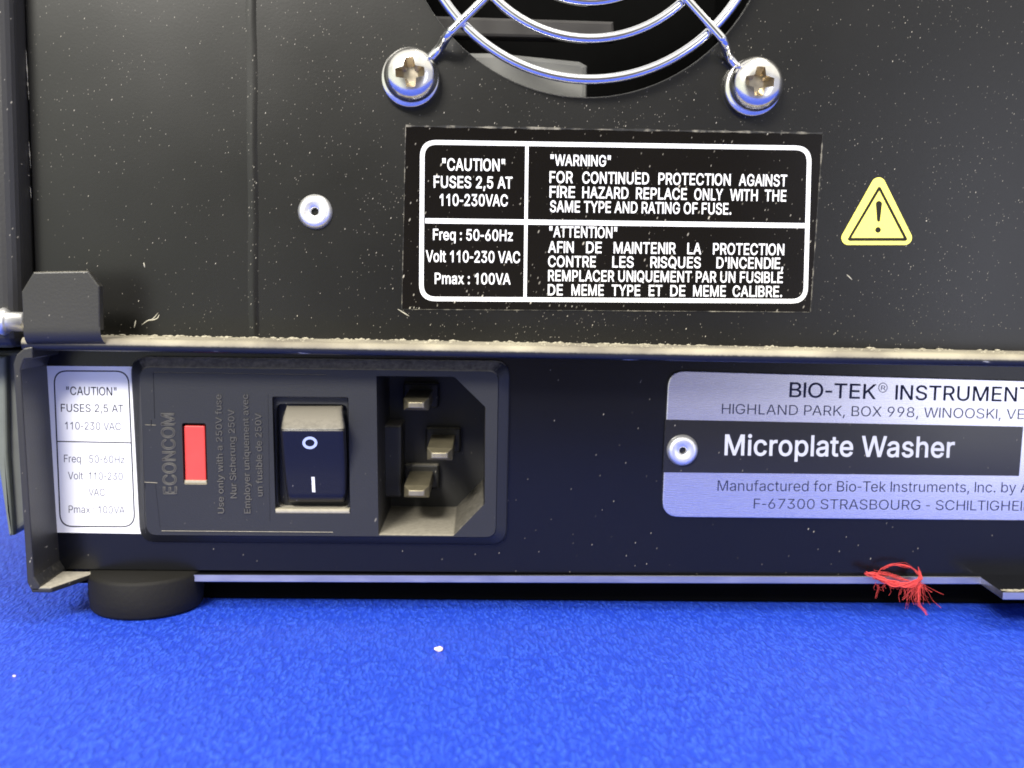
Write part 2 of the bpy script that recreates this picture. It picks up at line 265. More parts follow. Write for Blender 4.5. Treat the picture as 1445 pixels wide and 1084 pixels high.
    'c': '395|207,-8 174,-5 144,3 117,16 93,35 72,58 56,85 44,116 37,150 34,187 37,225 44,260 56,291 72,318 93,341 117,360 144,374 174,382 207,384 226,384 243,381 260,377 276,371 291,364 305,356 318,346 330,335 340,322 349,308 356,293 362,277 303,262 290,289 270,311 242,325 207,330 184,328 163,321 145,310 130,296 118,278 108,258 102,236 98,212 96,187 98,163 102,139 108,117 118,97 130,80 145,66 163,55 184,49 207,46 243,52 271,66 292,89 304,117 363,102 357,86 350,70 341,56 331,43 319,32 306,21 292,12 277,5 261,-1 244,-5 226,-7',
    'd': '424|195,-8 165,-6 137,3 111,16 89,34 70,57 55,84 43,116 36,151 34,189 36,227 43,261 55,293 70,320 89,342 112,361 137,374 165,382 196,384 218,383 237,379 253,373 267,364 278,355 287,346 306,319 311,319 311,509 372,509 372,0 313,0 313,59 307,59 287,31 277,21 266,12 252,4 236,-3 217,-7|205,47 226,49 246,55 263,65 278,78 290,95 299,115 306,138 310,162 312,189 310,216 306,241 300,263 290,282 278,299 263,312 246,322 227,328 205,330 182,328 162,322 145,311 130,298 118,281 108,261 102,239 98,215 96,189 98,163 102,139 109,117 118,97 130,80 145,66 162,55 182,49',
    'e': '404|212,-8 177,-5 145,3 117,16 92,35 72,58 56,85 44,116 37,150 34,187 36,224 44,258 55,290 71,317 91,340 115,359 142,373 172,382 205,384 226,383 246,380 266,374 285,366 303,355 319,341 334,324 347,305 357,282 365,256 370,227 371,194 371,169 75,169 75,221 338,221 310,202 308,226 304,248 298,269 288,286 277,301 263,314 246,323 227,328 205,330 183,328 164,323 146,313 131,301 119,286 109,270 102,251 97,231 96,211 96,178 98,151 102,127 110,106 121,88 135,73 151,61 169,53 190,48 212,46 227,47 241,49 254,53 265,58 276,65 285,73 294,82 300,93 306,105 365,91 358,72 348,55 335,39 320,26 302,14 283,4 261,-3 237,-7',
    'f': '253|228,379 228,327 6,327 6,379|81,0 81,432 82,452 87,470 96,486 107,499 120,510 135,519 152,525 169,529 187,530 222,527 243,521 227,468 215,472 195,474 178,472 164,468 154,460 147,449 143,435 142,419 142,0',
    'g': '425|207,-151 180,-149 156,-146 134,-140 114,-132 97,-122 82,-110 70,-97 59,-84 51,-69 101,-41 122,-66 131,-74 142,-82 154,-88 169,-93 187,-96 207,-97 236,-95 261,-87 282,-75 298,-58 308,-34 311,-6 311,68 306,68 287,41 277,32 266,23 252,16 236,10 217,6 195,5 165,7 138,14 113,27 90,43 71,65 55,90 43,120 36,154 34,191 36,229 43,263 55,293 71,320 90,342 112,361 138,374 166,382 196,384 218,383 237,379 253,373 267,365 279,356 288,346 308,319 313,319 313,379 372,379 372,-9 370,-40 363,-67 350,-90 334,-109 314,-124 291,-136 265,-144 237,-149|205,59 227,61 246,66 264,75 278,87 290,103 300,121 307,142 311,166 312,193 311,219 307,242 300,264 291,283 279,299 264,312 247,322 227,328 205,330 182,328 163,322 145,312 130,298 118,282 109,262 102,241 98,218 96,193 98,167 102,144 109,123 118,104 131,88 145,76 163,66 183,61',
    'h': '410|114,227 114,0 53,0 53,509 114,509 114,287 102,287 116,319 132,344 152,362 175,374 200,382 227,384 252,383 275,377 295,369 313,356 328,340 341,321 350,298 355,271 357,240 357,0 296,0 296,235 293,263 286,286 273,304 256,318 235,326 210,329 192,328 176,324 161,317 147,308 136,297 126,283 119,266 115,248',
    'i': '166|53,0 53,379 114,379 114,0|84,443 73,444 63,448 54,455 47,463 43,472 41,483 43,494 47,504 54,512 63,518 73,522 84,524 95,522 105,518 114,512 121,504 125,494 126,483 125,472 121,463 114,455 105,448 95,444',
    'k': '380|110,137 110,212 121,212 284,379 360,379 184,199 177,199|53,0 53,509 114,509 114,0|294,0 148,186 191,229 372,0',
    'l': '189|139,-2 112,0 91,8 74,20 62,37 55,59 53,84 53,509 114,509 114,99 114,83 117,71 120,62 126,57 135,53 146,52 160,53 170,54 181,3 162,-1',
    'm': '609|53,0 53,379 112,379 112,295 108,295 114,314 122,331 132,346 144,358 158,368 172,376 187,382 203,385 219,386 245,383 268,375 287,361 303,342 314,320 321,295 312,295 318,312 326,329 337,343 350,356 364,366 381,375 398,381 417,385 437,386 458,385 478,380 497,372 514,361 529,346 541,328 550,307 555,283 557,255 557,0 496,0 496,254 493,279 485,298 473,313 456,323 438,329 419,330 402,329 387,326 374,320 363,312 353,302 345,290 340,277 336,263 335,247 335,0 274,0 274,260 272,280 265,297 253,311 238,322 220,328 199,330 185,329 171,326 158,320 145,312 135,302 126,289 119,274 115,257 114,238 114,0',
    'n': '409|114,227 114,0 53,0 53,379 112,379 112,287 102,287 116,319 132,344 152,362 175,374 200,382 227,384 252,383 275,377 295,369 313,356 328,340 341,321 350,298 355,271 357,240 357,0 296,0 296,235 293,263 286,286 273,304 256,318 235,326 210,329 192,328 176,324 161,317 147,308 136,297 126,283 119,266 115,248',
    'o': '415|207,-8 174,-5 144,3 117,16 93,35 72,58 56,85 44,116 37,150 34,187 37,225 44,260 56,291 72,318 93,341 117,360 144,374 174,382 207,384 241,382 271,374 299,360 323,341 343,318 359,291 371,260 379,225 381,187 379,150 371,116 359,85 343,58 323,35 299,16 271,3 241,-5|207,46 231,49 252,55 270,66 285,80 298,97 307,117 314,139 318,163 319,187 318,212 314,236 307,258 298,278 285,296 270,310 252,321 231,328 207,330 184,328 163,321 145,310 130,296 118,278 108,258 102,236 98,212 96,187 98,163 102,139 108,117 118,97 130,80 145,66 163,55 184,49',
    'p': '424|53,-143 53,379 112,379 112,319 118,319 137,346 147,355 158,364 171,373 188,379 207,383 229,384 259,382 287,374 313,361 335,342 354,320 370,293 381,261 388,227 390,189 388,151 381,116 370,84 355,57 336,34 313,16 288,3 260,-6 229,-8 208,-7 189,-3 173,4 159,12 147,21 138,31 118,59 114,59 114,-143|220,47 242,49 262,55 279,66 294,80 306,97 316,117 323,139 327,163 328,189 327,215 323,239 316,261 307,281 295,298 280,311 262,322 243,328 220,330 198,328 178,322 161,312 147,299 134,282 125,263 118,241 114,216 113,189 114,162 118,138 125,115 135,95 147,78 162,65 179,55 198,49',
    'q': '424|372,-143 311,-143 311,59 306,59 287,31 277,21 266,12 252,4 236,-3 217,-7 195,-8 165,-6 137,3 111,16 89,34 70,57 55,84 43,116 36,151 34,189 36,227 43,261 55,293 70,320 89,342 112,361 137,374 165,382 196,384 218,383 237,379 253,373 267,364 278,355 287,346 307,319 313,319 313,379 372,379|205,47 226,49 246,55 263,65 278,78 290,95 299,115 306,138 310,162 312,189 310,216 306,241 300,263 290,282 278,299 263,312 246,322 227,328 205,330 182,328 162,322 145,311 130,298 118,281 108,261 102,239 98,215 96,189 98,163 102,139 109,117 118,97 130,80 145,66 162,55 182,49',
    'r': '259|53,0 53,379 112,379 112,321 115,321 124,339 137,354 152,367 171,377 191,383 213,385 229,384 243,384 243,322 230,324 207,326 190,324 174,321 159,315 146,306 135,296 126,284 119,269 115,254 114,237 114,0',
    's': '365|182,-8 157,-7 133,-3 112,3 93,12 76,24 62,38 50,54 41,73 36,94 94,107 101,87 111,72 124,60 141,52 160,47 181,45 206,47 227,53 244,62 258,74 265,88 268,103 266,115 262,126 254,136 243,144 229,150 212,155 149,170 118,180 92,192 72,208 58,227 50,249 47,274 49,295 55,314 65,332 79,347 95,360 115,370 137,378 161,383 187,384 212,383 234,379 254,372 271,363 286,352 299,339 309,324 318,308 324,290 268,277 262,291 254,304 243,316 228,325 210,331 187,333 166,331 147,326 131,317 119,305 111,292 109,277 110,264 115,253 124,243 136,235 152,229 172,223 229,209 261,200 287,187 306,171 320,153 328,131 331,107 329,85 323,65 312,47 298,31 281,18 260,6 236,-2 210,-7',
    't': '227|204,379 204,327 6,327 6,379|65,471 126,471 126,98 127,83 130,70 136,61 144,55 156,51 170,50 185,51 202,54 213,2 192,-3 168,-4 138,-1 113,7 92,21 77,41 68,64 65,93',
    'u': '410|182,-5 158,-3 135,2 115,11 97,23 82,39 69,59 60,82 54,109 53,139 53,379 114,379 114,144 116,117 124,94 137,75 154,61 175,53 200,50 218,51 234,55 249,62 263,71 274,83 283,97 290,113 295,132 296,153 296,379 357,379 357,0 298,0 298,92 307,92 294,60 277,35 257,17 234,5 209,-3',
    'v': '389|163,0 17,379 84,379 165,155 187,87 206,21 184,21 203,87 224,155 305,379 371,379 226,0',
    'w': '567|138,0 23,379 87,379 133,214 154,137 175,41 165,41 186,135 206,214 252,379 316,379 362,214 382,136 402,41 391,41 413,135 434,214 480,379 545,379 429,0 368,0 319,172 305,225 291,280 277,338 291,338 277,280 263,225 248,172 199,0',
    'x': '378|21,0 171,218 171,171 29,379 100,379 147,306 179,253 207,206 175,206 202,253 233,306 282,379 352,379 209,169 209,214 358,0 287,0 231,85 200,136 173,182 205,182 178,136 148,85 91,0',
    'y': '389|47,-139 61,-86 71,-87 104,-89 113,-86 122,-81 130,-74 138,-64 145,-51 151,-36 163,-1 17,379 84,379 165,155 187,87 206,21 184,21 202,87 224,155 305,379 371,379 204,-58 196,-77 187,-93 177,-107 165,-119 153,-128 139,-136 125,-141 109,-144 91,-145 65,-143',
    'z': '380|42,0 42,46 254,320 254,323 48,323 48,379 333,379 333,331 126,60 126,56 339,56 339,0',
}

GLYPHS['I'] = '131|33,0 33,509 98,509 98,0'
GLYPHS['l'] = '160|50,0 50,509 111,509 111,0'
GLYPHS['1'] = '420|276,509 276,0 212,0 212,400 86,330 86,394 226,509'
GLYPHS['-'] = '268|36,246 36,190 232,190 232,246'
GL = {}
for ch_, tx in GLYPHS.items():
    pr = tx.split('|'); GL[ch_] = (float(pr[0]), [[tuple(map(float, q.split(','))) for q in c.split()] for c in pr[1:] if c])
CAP = 509.0
KERN = {'AT': -38, 'TA': -38, 'AV': -34, 'VA': -34, 'LT': -34, 'TY': -6, 'LY': -28, 'AC': -8, 'PA': -28, 'Wa': -14, 'Te': -40, 'FA': -24, 'WA': -20, 'Vo': -14, 'Fr': -10}
def offset_loop(c, d):
    n = len(c); out = []
    sgn = 1.0
    for i in range(n):
        p = Vector(c[i]); a = (p-Vector(c[i-1])); b = (Vector(c[(i+1) % n])-p)
        if a.length < 1e-6 or b.length < 1e-6: out.append(tuple(p)); continue
        a.normalize(); b.normalize()
        n1 = Vector((-a.y, a.x)); n2 = Vector((-b.y, b.x)); nn = n1+n2
        if nn.length < .3: nn = n1
        nn.normalize(); k = 1/max(.62, nn.dot(n1))
        q = p+nn*d*k; out.append((q.x, q.y))
    return out
GC = {}
def glyph(ch, off):
    key = (ch, off)
    if key in GC: return GC[key]
    adv, cs = GL[ch]
    loops = []
    big = max(cs, key=lambda c: abs(area2(c))) if cs else None
    sg = 1 if cs and area2(big) < 0 else -1        # outward is on the left of a clockwise outline
    for c in cs: loops.append(offset_loop(c, off*sg) if off else c)
    sgn = 1 if not cs or area2(big) > 0 else -1
    ed = []
    for l in loops:
        for i in range(len(l)):
            p, q = l[i-1], l[i]
            if abs(p[1]-q[1]) > 1e-6: ed.append((p, q, sgn) if p[1] < q[1] else (q, p, -sgn))
    ys = set(round(p[1], 3) for l in loops for p in l)
    for i in range(len(ed)):                        # heights where outlines cross
        (x1, y1), (x2, y2), _ = ed[i]
        for j in range(i):
            (x3, y3), (x4, y4), _ = ed[j]
            if max(y1, y3) >= min(y2, y4) or max(min(x1, x2), min(x3, x4)) > min(max(x1, x2), max(x3, x4)): continue
            den = (x2-x1)*(y4-y3)-(y2-y1)*(x4-x3)
            if abs(den) < 1e-9: continue
            t = ((x3-x1)*(y4-y3)-(y3-y1)*(x4-x3))/den; u = ((x3-x1)*(y2-y1)-(y3-y1)*(x2-x1))/den
            if 0 < t < 1 and 0 < u < 1: ys.add(round(y1+t*(y2-y1), 3))
    ys = sorted(ys); vs = []; tri = []
    for ya, yb_ in zip(ys, ys[1:]):                 # one trapezoid per inked span of each slab
        if yb_-ya < .02: continue
        ym = (ya+yb_)/2; cr = []
        for (p, q, w_) in ed:
            if p[1] < ym < q[1]:
                f = lambda y: p[0]+(q[0]-p[0])*(min(max(y, p[1]), q[1])-p[1])/(q[1]-p[1])
                cr.append((f(ym), f(ya), f(yb_), w_))
        cr.sort(); wn = 0
        for k, c in enumerate(cr):
            pw = wn; wn -= c[3]
            if pw <= 0 < wn: st = c
            elif pw > 0 >= wn:
                b0 = len(vs); vs += [(st[1], ya), (c[1], ya), (c[2], yb_), (st[2], yb_)]; tri.append((b0, b0+1, b0+2, b0+3))
    GC[key] = (adv, vs, tri, loops); return GC[key]
def layout(s, off):
    x = 0; out = []
    for i, ch in enumerate(s):
        if i: x += KERN.get(s[i-1]+ch, 0)
        adv, vs, tri, loops = glyph(ch, off)
        out.append((x, vs, tri, loops)); x += adv+off*.7
    return out
def text(mb, s, a, b, cap, y, mat=0, offset=0.0, extrude=0.0, outline=0.0, ref=None, mi=0):
    """write s from pixel a (baseline, ink left) to pixel b (baseline, ink right); ref = leading substring that ends at b"""
    lay = layout(s, offset); rl = layout(ref, offset) if ref else lay
    x0 = min(x+p[0] for x, vs, t, l in lay for p in vs); x1 = max(x+p[0] for x, vs, t, l in rl for p in vs)
    A, B = P(*a, y), P(*b, y); d = B-A
    n = Vector((-d.z, 0, d.x)).normalized()
    mm = cap*(A-CPOS).dot(fwd)/F
    for gi, (x, vs, tri, loops) in enumerate(lay):
        yy = y-(gi % 2)*.003
        def W(p, dy=0.0):
            q = A + d*((x+p[0]-x0)/(x1-x0)) + n*(mm*p[1]/CAP); return (q.x, yy+dy, q.z)
        if outline:
            for l in loops:
                if len(l) > 2:
                    dense = []
                    for i in range(len(l)):
                        p_, q_ = Vector(l[i]), Vector(l[(i+1) % len(l)]); dense += [p_, p_.lerp(q_, .5)] if (q_-p_).length > 90 else [p_]
                    tube(mb, [W(p) for p in dense], outline, 6, True, mat)
            continue
        mb.add([W(p, -extrude) for p in vs], tri, mat)
        if extrude:
            for l in loops:
                k = len(l); mb.add([W(p, -extrude) for p in l]+[W(p, .01) for p in l], [(i, (i+1) % k, k+(i+1) % k, k+i) for i in range(k)], mat)
def line_ring(loop_out, loop_in, y, mb, mat=0):
    n = len(loop_out)
    vs = [(x, y, z) for x, z in loop_out]+[(x, y, z) for x, z in loop_in]
    mb.add(vs, [(i, (i+1) % n, n+(i+1) % n, n+i) for i in range(n)], mat)
def quad_line(mb, a, b, wd, y, mat=0):
    A, B = P(*a, y), P(*b, y); d = (B-A).normalized(); n = Vector((-d.z, 0, d.x))*wd/2
    mb.add([A-n, B-n, B+n, A+n], [(0, 1, 2, 3)], mat)
def round_frame(px, rad, wd, y, mb, mat=0):
    """rounded rectangular line through four pixel corners, line width wd mm, corner radius rad mm"""
    q = [Vector(p) for p in pp(px, y)]; c = sum(q, Vector((0, 0)))/4
    def off(dd):
        out = []
        for p in q:
            s = p-c; out.append(p+Vector((math.copysign(1, s.x), math.copysign(1, s.y)))*dd)
        return out
    line_ring(rounded(off(wd/2), rad+wd/2, 8), rounded(off(-wd/2), rad-wd/2, 8), y, mb, mat)

# ------------------------------------------------------------------ materials
def mat_new(name):
    m_ = bpy.data.materials.new(name); m_.use_nodes = True
    return m_, m_.node_tree, m_.node_tree.nodes['Principled BSDF']
def N(nt, typ, **kw):
    n = nt.nodes.new(typ)
    for a, b in kw.items():
        if a.startswith('i_'): n.inputs[a[2:].replace('_', ' ')].default_value = b
        else: setattr(n, a, b)
    return n
def MATH(nt, op, a, b=None, c=None, clamp=False):
    n = nt.nodes.new('ShaderNodeMath'); n.operation = op; n.use_clamp = clamp
    for i, x in enumerate((a, b, c)):
        if x is None: continue
        if isinstance(x, (int, float)): n.inputs[i].default_value = x
        else: nt.links.new(x, n.inputs[i])
    return n.outputs[0]
def MIXC(nt, fac, a, b):
    n = nt.nodes.new('ShaderNodeMix'); n.data_type = 'RGBA'
    for i, x in ((0, fac), (6, a), (7, b)):
        if isinstance(x, (int, float)): n.inputs[i].default_value = x
        elif isinstance(x, tuple): n.inputs[i].default_value = (*x[:3], 1)
        else: nt.links.new(x, n.inputs[i])
    return n.outputs[2]
def coords(nt): return nt.nodes.new('ShaderNodeTexCoord').outputs['Object']
def specks(nt, co, cell, keep, rmin, rmax, ang=0.42, stretch=2.6, seed=0.0):
    """small elongated dust grains; cell = spacing in mm"""
    mp = N(nt, 'ShaderNodeMapping'); mp.vector_type = 'POINT'
    mp.inputs['Location'].default_value = (seed, seed*.37, seed*.71)
    mp.inputs['Rotation'].default_value = (0, -ang, 0)
    k = 1/(cell*S); mp.inputs['Scale'].default_value = (k*1.25, k*.2, k/stretch*1.25)
    # POINT mapping scales before rotating: rotate first with its own node
    rt = N(nt, 'ShaderNodeMapping'); rt.inputs['Rotation'].default_value = (0, -ang, 0)
    mp.inputs['Rotation'].default_value = (0, 0, 0)
    nt.links.new(co, rt.inputs[0]); nt.links.new(rt.outputs[0], mp.inputs[0])
    v = N(nt, 'ShaderNodeTexVoronoi'); v.inputs['Scale'].default_value = 1.0
    nt.links.new(mp.outputs[0], v.inputs['Vector'])
    sc = N(nt, 'ShaderNodeSeparateColor'); nt.links.new(v.outputs['Color'], sc.inputs[0])
    nz = N(nt, 'ShaderNodeTexNoise'); nz.inputs['Scale'].default_value = 2.2; nz.inputs['Detail'].default_value = 3
    nt.links.new(co, nz.inputs['Vector'])
    n2_ = MATH(nt, 'MULTIPLY', nz.outputs['Fac'], nz.outputs['Fac']); kp = MATH(nt, 'MULTIPLY', MATH(nt, 'MULTIPLY', n2_, nz.outputs['Fac']), keep*7.0)
    on = MATH(nt, 'LESS_THAN', sc.outputs[0], kp)
    g2 = MATH(nt, 'MULTIPLY', sc.outputs[1], sc.outputs[1])
    rad = MATH(nt, 'MULTIPLY_ADD', g2, (rmax-rmin)/cell, rmin/cell)
    fall = MATH(nt, 'SUBTRACT', 1.0, MATH(nt, 'DIVIDE', v.outputs['Distance'], rad), clamp=True)
    fall = MATH(nt, 'MULTIPLY', fall, 2.5, clamp=True)
    br = MATH(nt, 'MULTIPLY_ADD', sc.outputs[2], .75, .25)
    return MATH(nt, 'MULTIPLY', MATH(nt, 'MULTIPLY', fall, on), br)
def updust(nt, co, lo=.35, hi=.8, amount=1.0, scale=9.0, rag=.55):
    g = N(nt, 'ShaderNodeNewGeometry'); sx = N(nt, 'ShaderNodeSeparateXYZ'); nt.links.new(g.outputs['Normal'], sx.inputs[0])
    nz = N(nt, 'ShaderNodeTexNoise'); nz.inputs['Scale'].default_value = scale*16; nz.inputs['Detail'].default_value = 5; nz.inputs['Roughness'].default_value = .65
    nt.links.new(co, nz.inputs['Vector'])
    z = MATH(nt, 'ADD', sx.outputs['Z'], MATH(nt, 'MULTIPLY', MATH(nt, 'SUBTRACT', nz.outputs['Fac'], .5), rag))
    mr = N(nt, 'ShaderNodeMapRange'); mr.inputs[1].default_value = lo; mr.inputs[2].default_value = hi; mr.inputs[4].default_value = amount
    nt.links.new(z, mr.inputs[0]); return mr.outputs[0]
DUST = (.50, .46, .37)
def black(name, base=(.014, .014, .013), rough=.4, dust=(1.5, .16), bump=.05, up=0.0, film=.0, uplo=.35, uphi=.8, spec=.5, bscale=260, seed=1.0):
    m_, nt, b = mat_new(name); co = coords(nt)
    col = base
    nzl = N(nt, 'ShaderNodeTexNoise'); nzl.inputs['Scale'].default_value = 3.0; nzl.inputs['Detail'].default_value = 5; nt.links.new(co, nzl.inputs['Vector'])
    fac = MATH(nt, 'MULTIPLY', nzl.outputs['Fac'], film)
    col = MIXC(nt, fac, base, DUST)
    rg = MATH(nt, 'MULTIPLY_ADD', nzl.outputs['Fac'], .16, rough-.08)
    masks = []
    if dust:
        masks.append(specks(nt, co, dust[0], dust[1], .065, .22, seed=seed))
        masks.append(specks(nt, co, dust[0]*2.6, dust[1]*.9, .10, .34, ang=.5, stretch=2.0, seed=seed+5))
        masks.append(MATH(nt, 'MULTIPLY', specks(nt, co, dust[0]*.45, min(.6, dust[1]*1.6), .05, .14, ang=.35, stretch=2.2, seed=seed+9), .6))
    if up: masks.append(updust(nt, co, uplo, uphi, up))
    for mk in masks:
        col = MIXC(nt, mk, col, DUST); 
        rg = MATH(nt, 'MAXIMUM', rg, MATH(nt, 'MULTIPLY', mk, .95))
    nt.links.new(col, b.inputs['Base Color']) if not isinstance(col, tuple) else None
    nt.links.new(rg, b.inputs['Roughness'])
    b.inputs['Specular IOR Level'].default_value = spec
    nz = N(nt, 'ShaderNodeTexNoise'); nz.inputs['Scale'].default_value = bscale; nz.inputs['Detail'].default_value = 3; nt.links.new(co, nz.inputs['Vector'])
    bp = N(nt, 'ShaderNodeBump'); bp.inputs['Strength'].default_value = 1; bp.inputs['Distance'].default_value = bump*S
    nt.links.new(nz.outputs['Fac'], bp.inputs['Height']); nt.links.new(bp.outputs[0], b.inputs['Normal'])
    return m_
def plain(name, col, rough=.5, metal=0.0, var=.08, scale=40, spec=.5, bump=0.0, aniso=None):
    m_, nt, b = mat_new(name); co = coords(nt)
    nz = N(nt, 'ShaderNodeTexNoise'); nz.inputs['Scale'].default_value = scale; nz.inputs['Detail'].default_value = 4
    if aniso:
        mp = N(nt, 'ShaderNodeMapping'); mp.inputs['Scale'].default_value = aniso; nt.links.new(co, mp.inputs[0]); nt.links.new(mp.outputs[0], nz.inputs['Vector'])
    else: nt.links.new(co, nz.inputs['Vector'])
    c2 = tuple(x*(1-var*2) for x in col)
    nt.links.new(MIXC(nt, nz.outputs['Fac'], c2, tuple(min(1, x*(1+var)) for x in col)), b.inputs['Base Color'])
    nt.links.new(MATH(nt, 'MULTIPLY_ADD', nz.outputs['Fac'], .14, rough-.07), b.inputs['Roughness'])
    b.inputs['Metallic'].default_value = metal; b.inputs['Specular IOR Level'].default_value = spec
    if bump:
        bp = N(nt, 'ShaderNodeBump'); bp.inputs['Distance'].default_value = bump*S; nt.links.new(nz.outputs['Fac'], bp.inputs['Height']); nt.links.new(bp.outputs[0], b.inputs['Normal'])
    return m_

M_upper = black('black_powder_coat_upper', (.0028, .0027, .0021), .30, (.95, .26), .004, film=.006)
M_lower = black('black_powder_coat_lower', (.0018, .0020, .0032), .24, (1.6, .09), .006, film=.003, spec=.4, seed=4.0)
M_tab = black('black_coated_sheet', (.010, .010, .009), .42, (1.2, .10), .02, up=.5, uplo=.6, uphi=1.0, film=.05, seed=7.0)
M_wall = black('black_coated_wall', (.012, .012, .013), .42, (1.2, .12), .02, up=.75, uplo=.55, uphi=1.1, film=.03, seed=11.0)
M_plast = black('black_moulded_plastic', (.012, .013, .0155), .44, (1.5, .10), .02, up=.8, uplo=.45, uphi=1.0, film=.012, bscale=420, seed=14.0)
M_cavity = black('black_socket_plastic', (.007, .007, .007), .55, (1.3, .05), .015, up=.6, uplo=.5, uphi=1.05, film=.02, seed=16.0)
M_rock = black('black_rocker_plastic', (.0035, .0036, .005), .36, (1.2, .06), .03, up=.42, uplo=.25, uphi=.8, film=.02, bscale=500, seed=18.0)
M_film = black('glossy_black_label_film', (.0045, .0038, .0033), .12, (1.1, .22), .003, film=.006, spec=.42, seed=21.0)
M_rubber = black('black_rubber', (.0035, .0033, .003), .66, None, .05, film=.024, spec=.22, seed=23.0, bscale=160)
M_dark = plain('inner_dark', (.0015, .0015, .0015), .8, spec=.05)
M_white = plain('white_print', (.82, .82, .80), .5, var=.03, scale=200)
M_paper = plain('white_paper_label', (.84, .84, .85), .38, var=.02, scale=30)
M_ink = plain('dark_print', (.010, .010, .016), .5, var=.1, spec=.25)
M_inkgrey = plain('overlit_grey_print', (.055, .055, .075), .5, var=.1)  # paler ink paints the overexposure of the label's brightly lit lines
M_inkblue = plain('dark_blue_print', (.008, .011, .034), .5, var=.1, spec=.15)
M_yellow = plain('yellow_sticker', (.92, .83, .16), .4, var=.03)
M_yellowrim = plain('yellow_sticker_rim', (.84, .70, .06), .4, var=.03)
M_yink = plain('sticker_black_print', (.012, .010, .006), .55, var=.1, spec=.25)
M_chrome = plain('bright_chrome', (.82, .82, .83), .10, 1.0, var=.03, scale=80)
M_screw = plain('plated_screw', (.78, .76, .72), .20, 1.0, var=.08, scale=90)
M_slot = plain('screw_slot', (.52, .46, .36), .32, 1.0, var=.12, scale=120)
M_rivet = plain('aluminium_rivet', (.88, .875, .86), .36, .88, var=.06, scale=120, bump=.02)
M_plate = plain('satin_aluminium_plate', (.74, .725, .745), .27, .96, var=.01, scale=30, aniso=(1, 1, 60))
M_edge = plain('bare_sheet_edge', (.55, .55, .58), .38, 1.0, var=.15, scale=60, aniso=(.3, 1, 1))
M_pin = plain('nickel_pin', (.38, .335, .22), .36, .7, var=.25, scale=60, bump=.03)
M_red = plain('red_plastic', (.74, .06, .05), .42, var=.06)
M_cream = plain('cream_dust_lit_edge', (.36, .33, .25), .9, var=.15, scale=150)
M_grey = plain('grey_housing_plastic', (.10, .105, .09), .5, var=.08)
M_litedge = plain('housing_lit_edge', (.15, .165, .135), .55, var=.1)
M_fangrey = plain('grey_fan_plastic', (.15, .15, .14), .6, var=.05)
M_fandark = plain('dark_fan_plastic', (.028, .025, .023), .6, var=.05)
M_blueprint = plain('pale_switch_print', (.55, .62, .85), .5, var=.05)
M_thread = plain('red_yarn', (.74, .065, .06), .8, var=.2, scale=60)
M_crumb = plain('pale_crumb', (.85, .68, .55), .7, var=.1)

def ledge_mat():
    m_, nt, b = mat_new('black_ledge_with_dust'); co = coords(nt)
    up = updust(nt, co, -.05, .25, 1.0, 14, .30)
    mp = N(nt, 'ShaderNodeMapping'); mp.inputs['Scale'].default_value = (9, 60, 60); nt.links.new(co, mp.inputs[0])
    nz = N(nt, 'ShaderNodeTexNoise'); nz.inputs['Scale'].default_value = 1.4; nz.inputs['Detail'].default_value = 6; nt.links.new(mp.outputs[0], nz.inputs['Vector'])
    chip = MATH(nt, 'MULTIPLY', MATH(nt, 'SUBTRACT', nz.outputs['Fac'], .67), 14, clamp=True)
    c = MIXC(nt, chip, (.012, .012, .013), (.6, .6, .6))
    np_ = N(nt, 'ShaderNodeTexNoise'); np_.inputs['Scale'].default_value = 9; np_.inputs['Detail'].default_value = 6; nt.links.new(co, np_.inputs['Vector'])
    dc = MIXC(nt, MATH(nt, 'MULTIPLY', MATH(nt, 'SUBTRACT', np_.outputs['Fac'], .38), 4, clamp=True), (.17, .15, .115), (.33, .30, .22))
    c = MIXC(nt, up, c, dc)
    nt.links.new(c, b.inputs['Base Color'])
    nt.links.new(MATH(nt, 'MULTIPLY_ADD', up, .5, .36), b.inputs['Roughness'])
    return m_
M_ledge = ledge_mat()
def dustline_mat():
    m_, nt, b = mat_new('label_edge_grime'); co = coords(nt)
    nz = N(nt, 'ShaderNodeTexNoise'); nz.inputs['Scale'].default_value = 55; nz.inputs['Detail'].default_value = 5; nt.links.new(co, nz.inputs['Vector'])
    f = MATH(nt, 'MULTIPLY', MATH(nt, 'SUBTRACT', nz.outputs['Fac'], .46), 4.5, clamp=True)
    nt.links.new(MIXC(nt, f, (.016, .016, .014), (.24, .22, .17)), b.inputs['Base Color']); b.inputs['Roughness'].default_value = .85
    return m_
M_grime = dustline_mat()
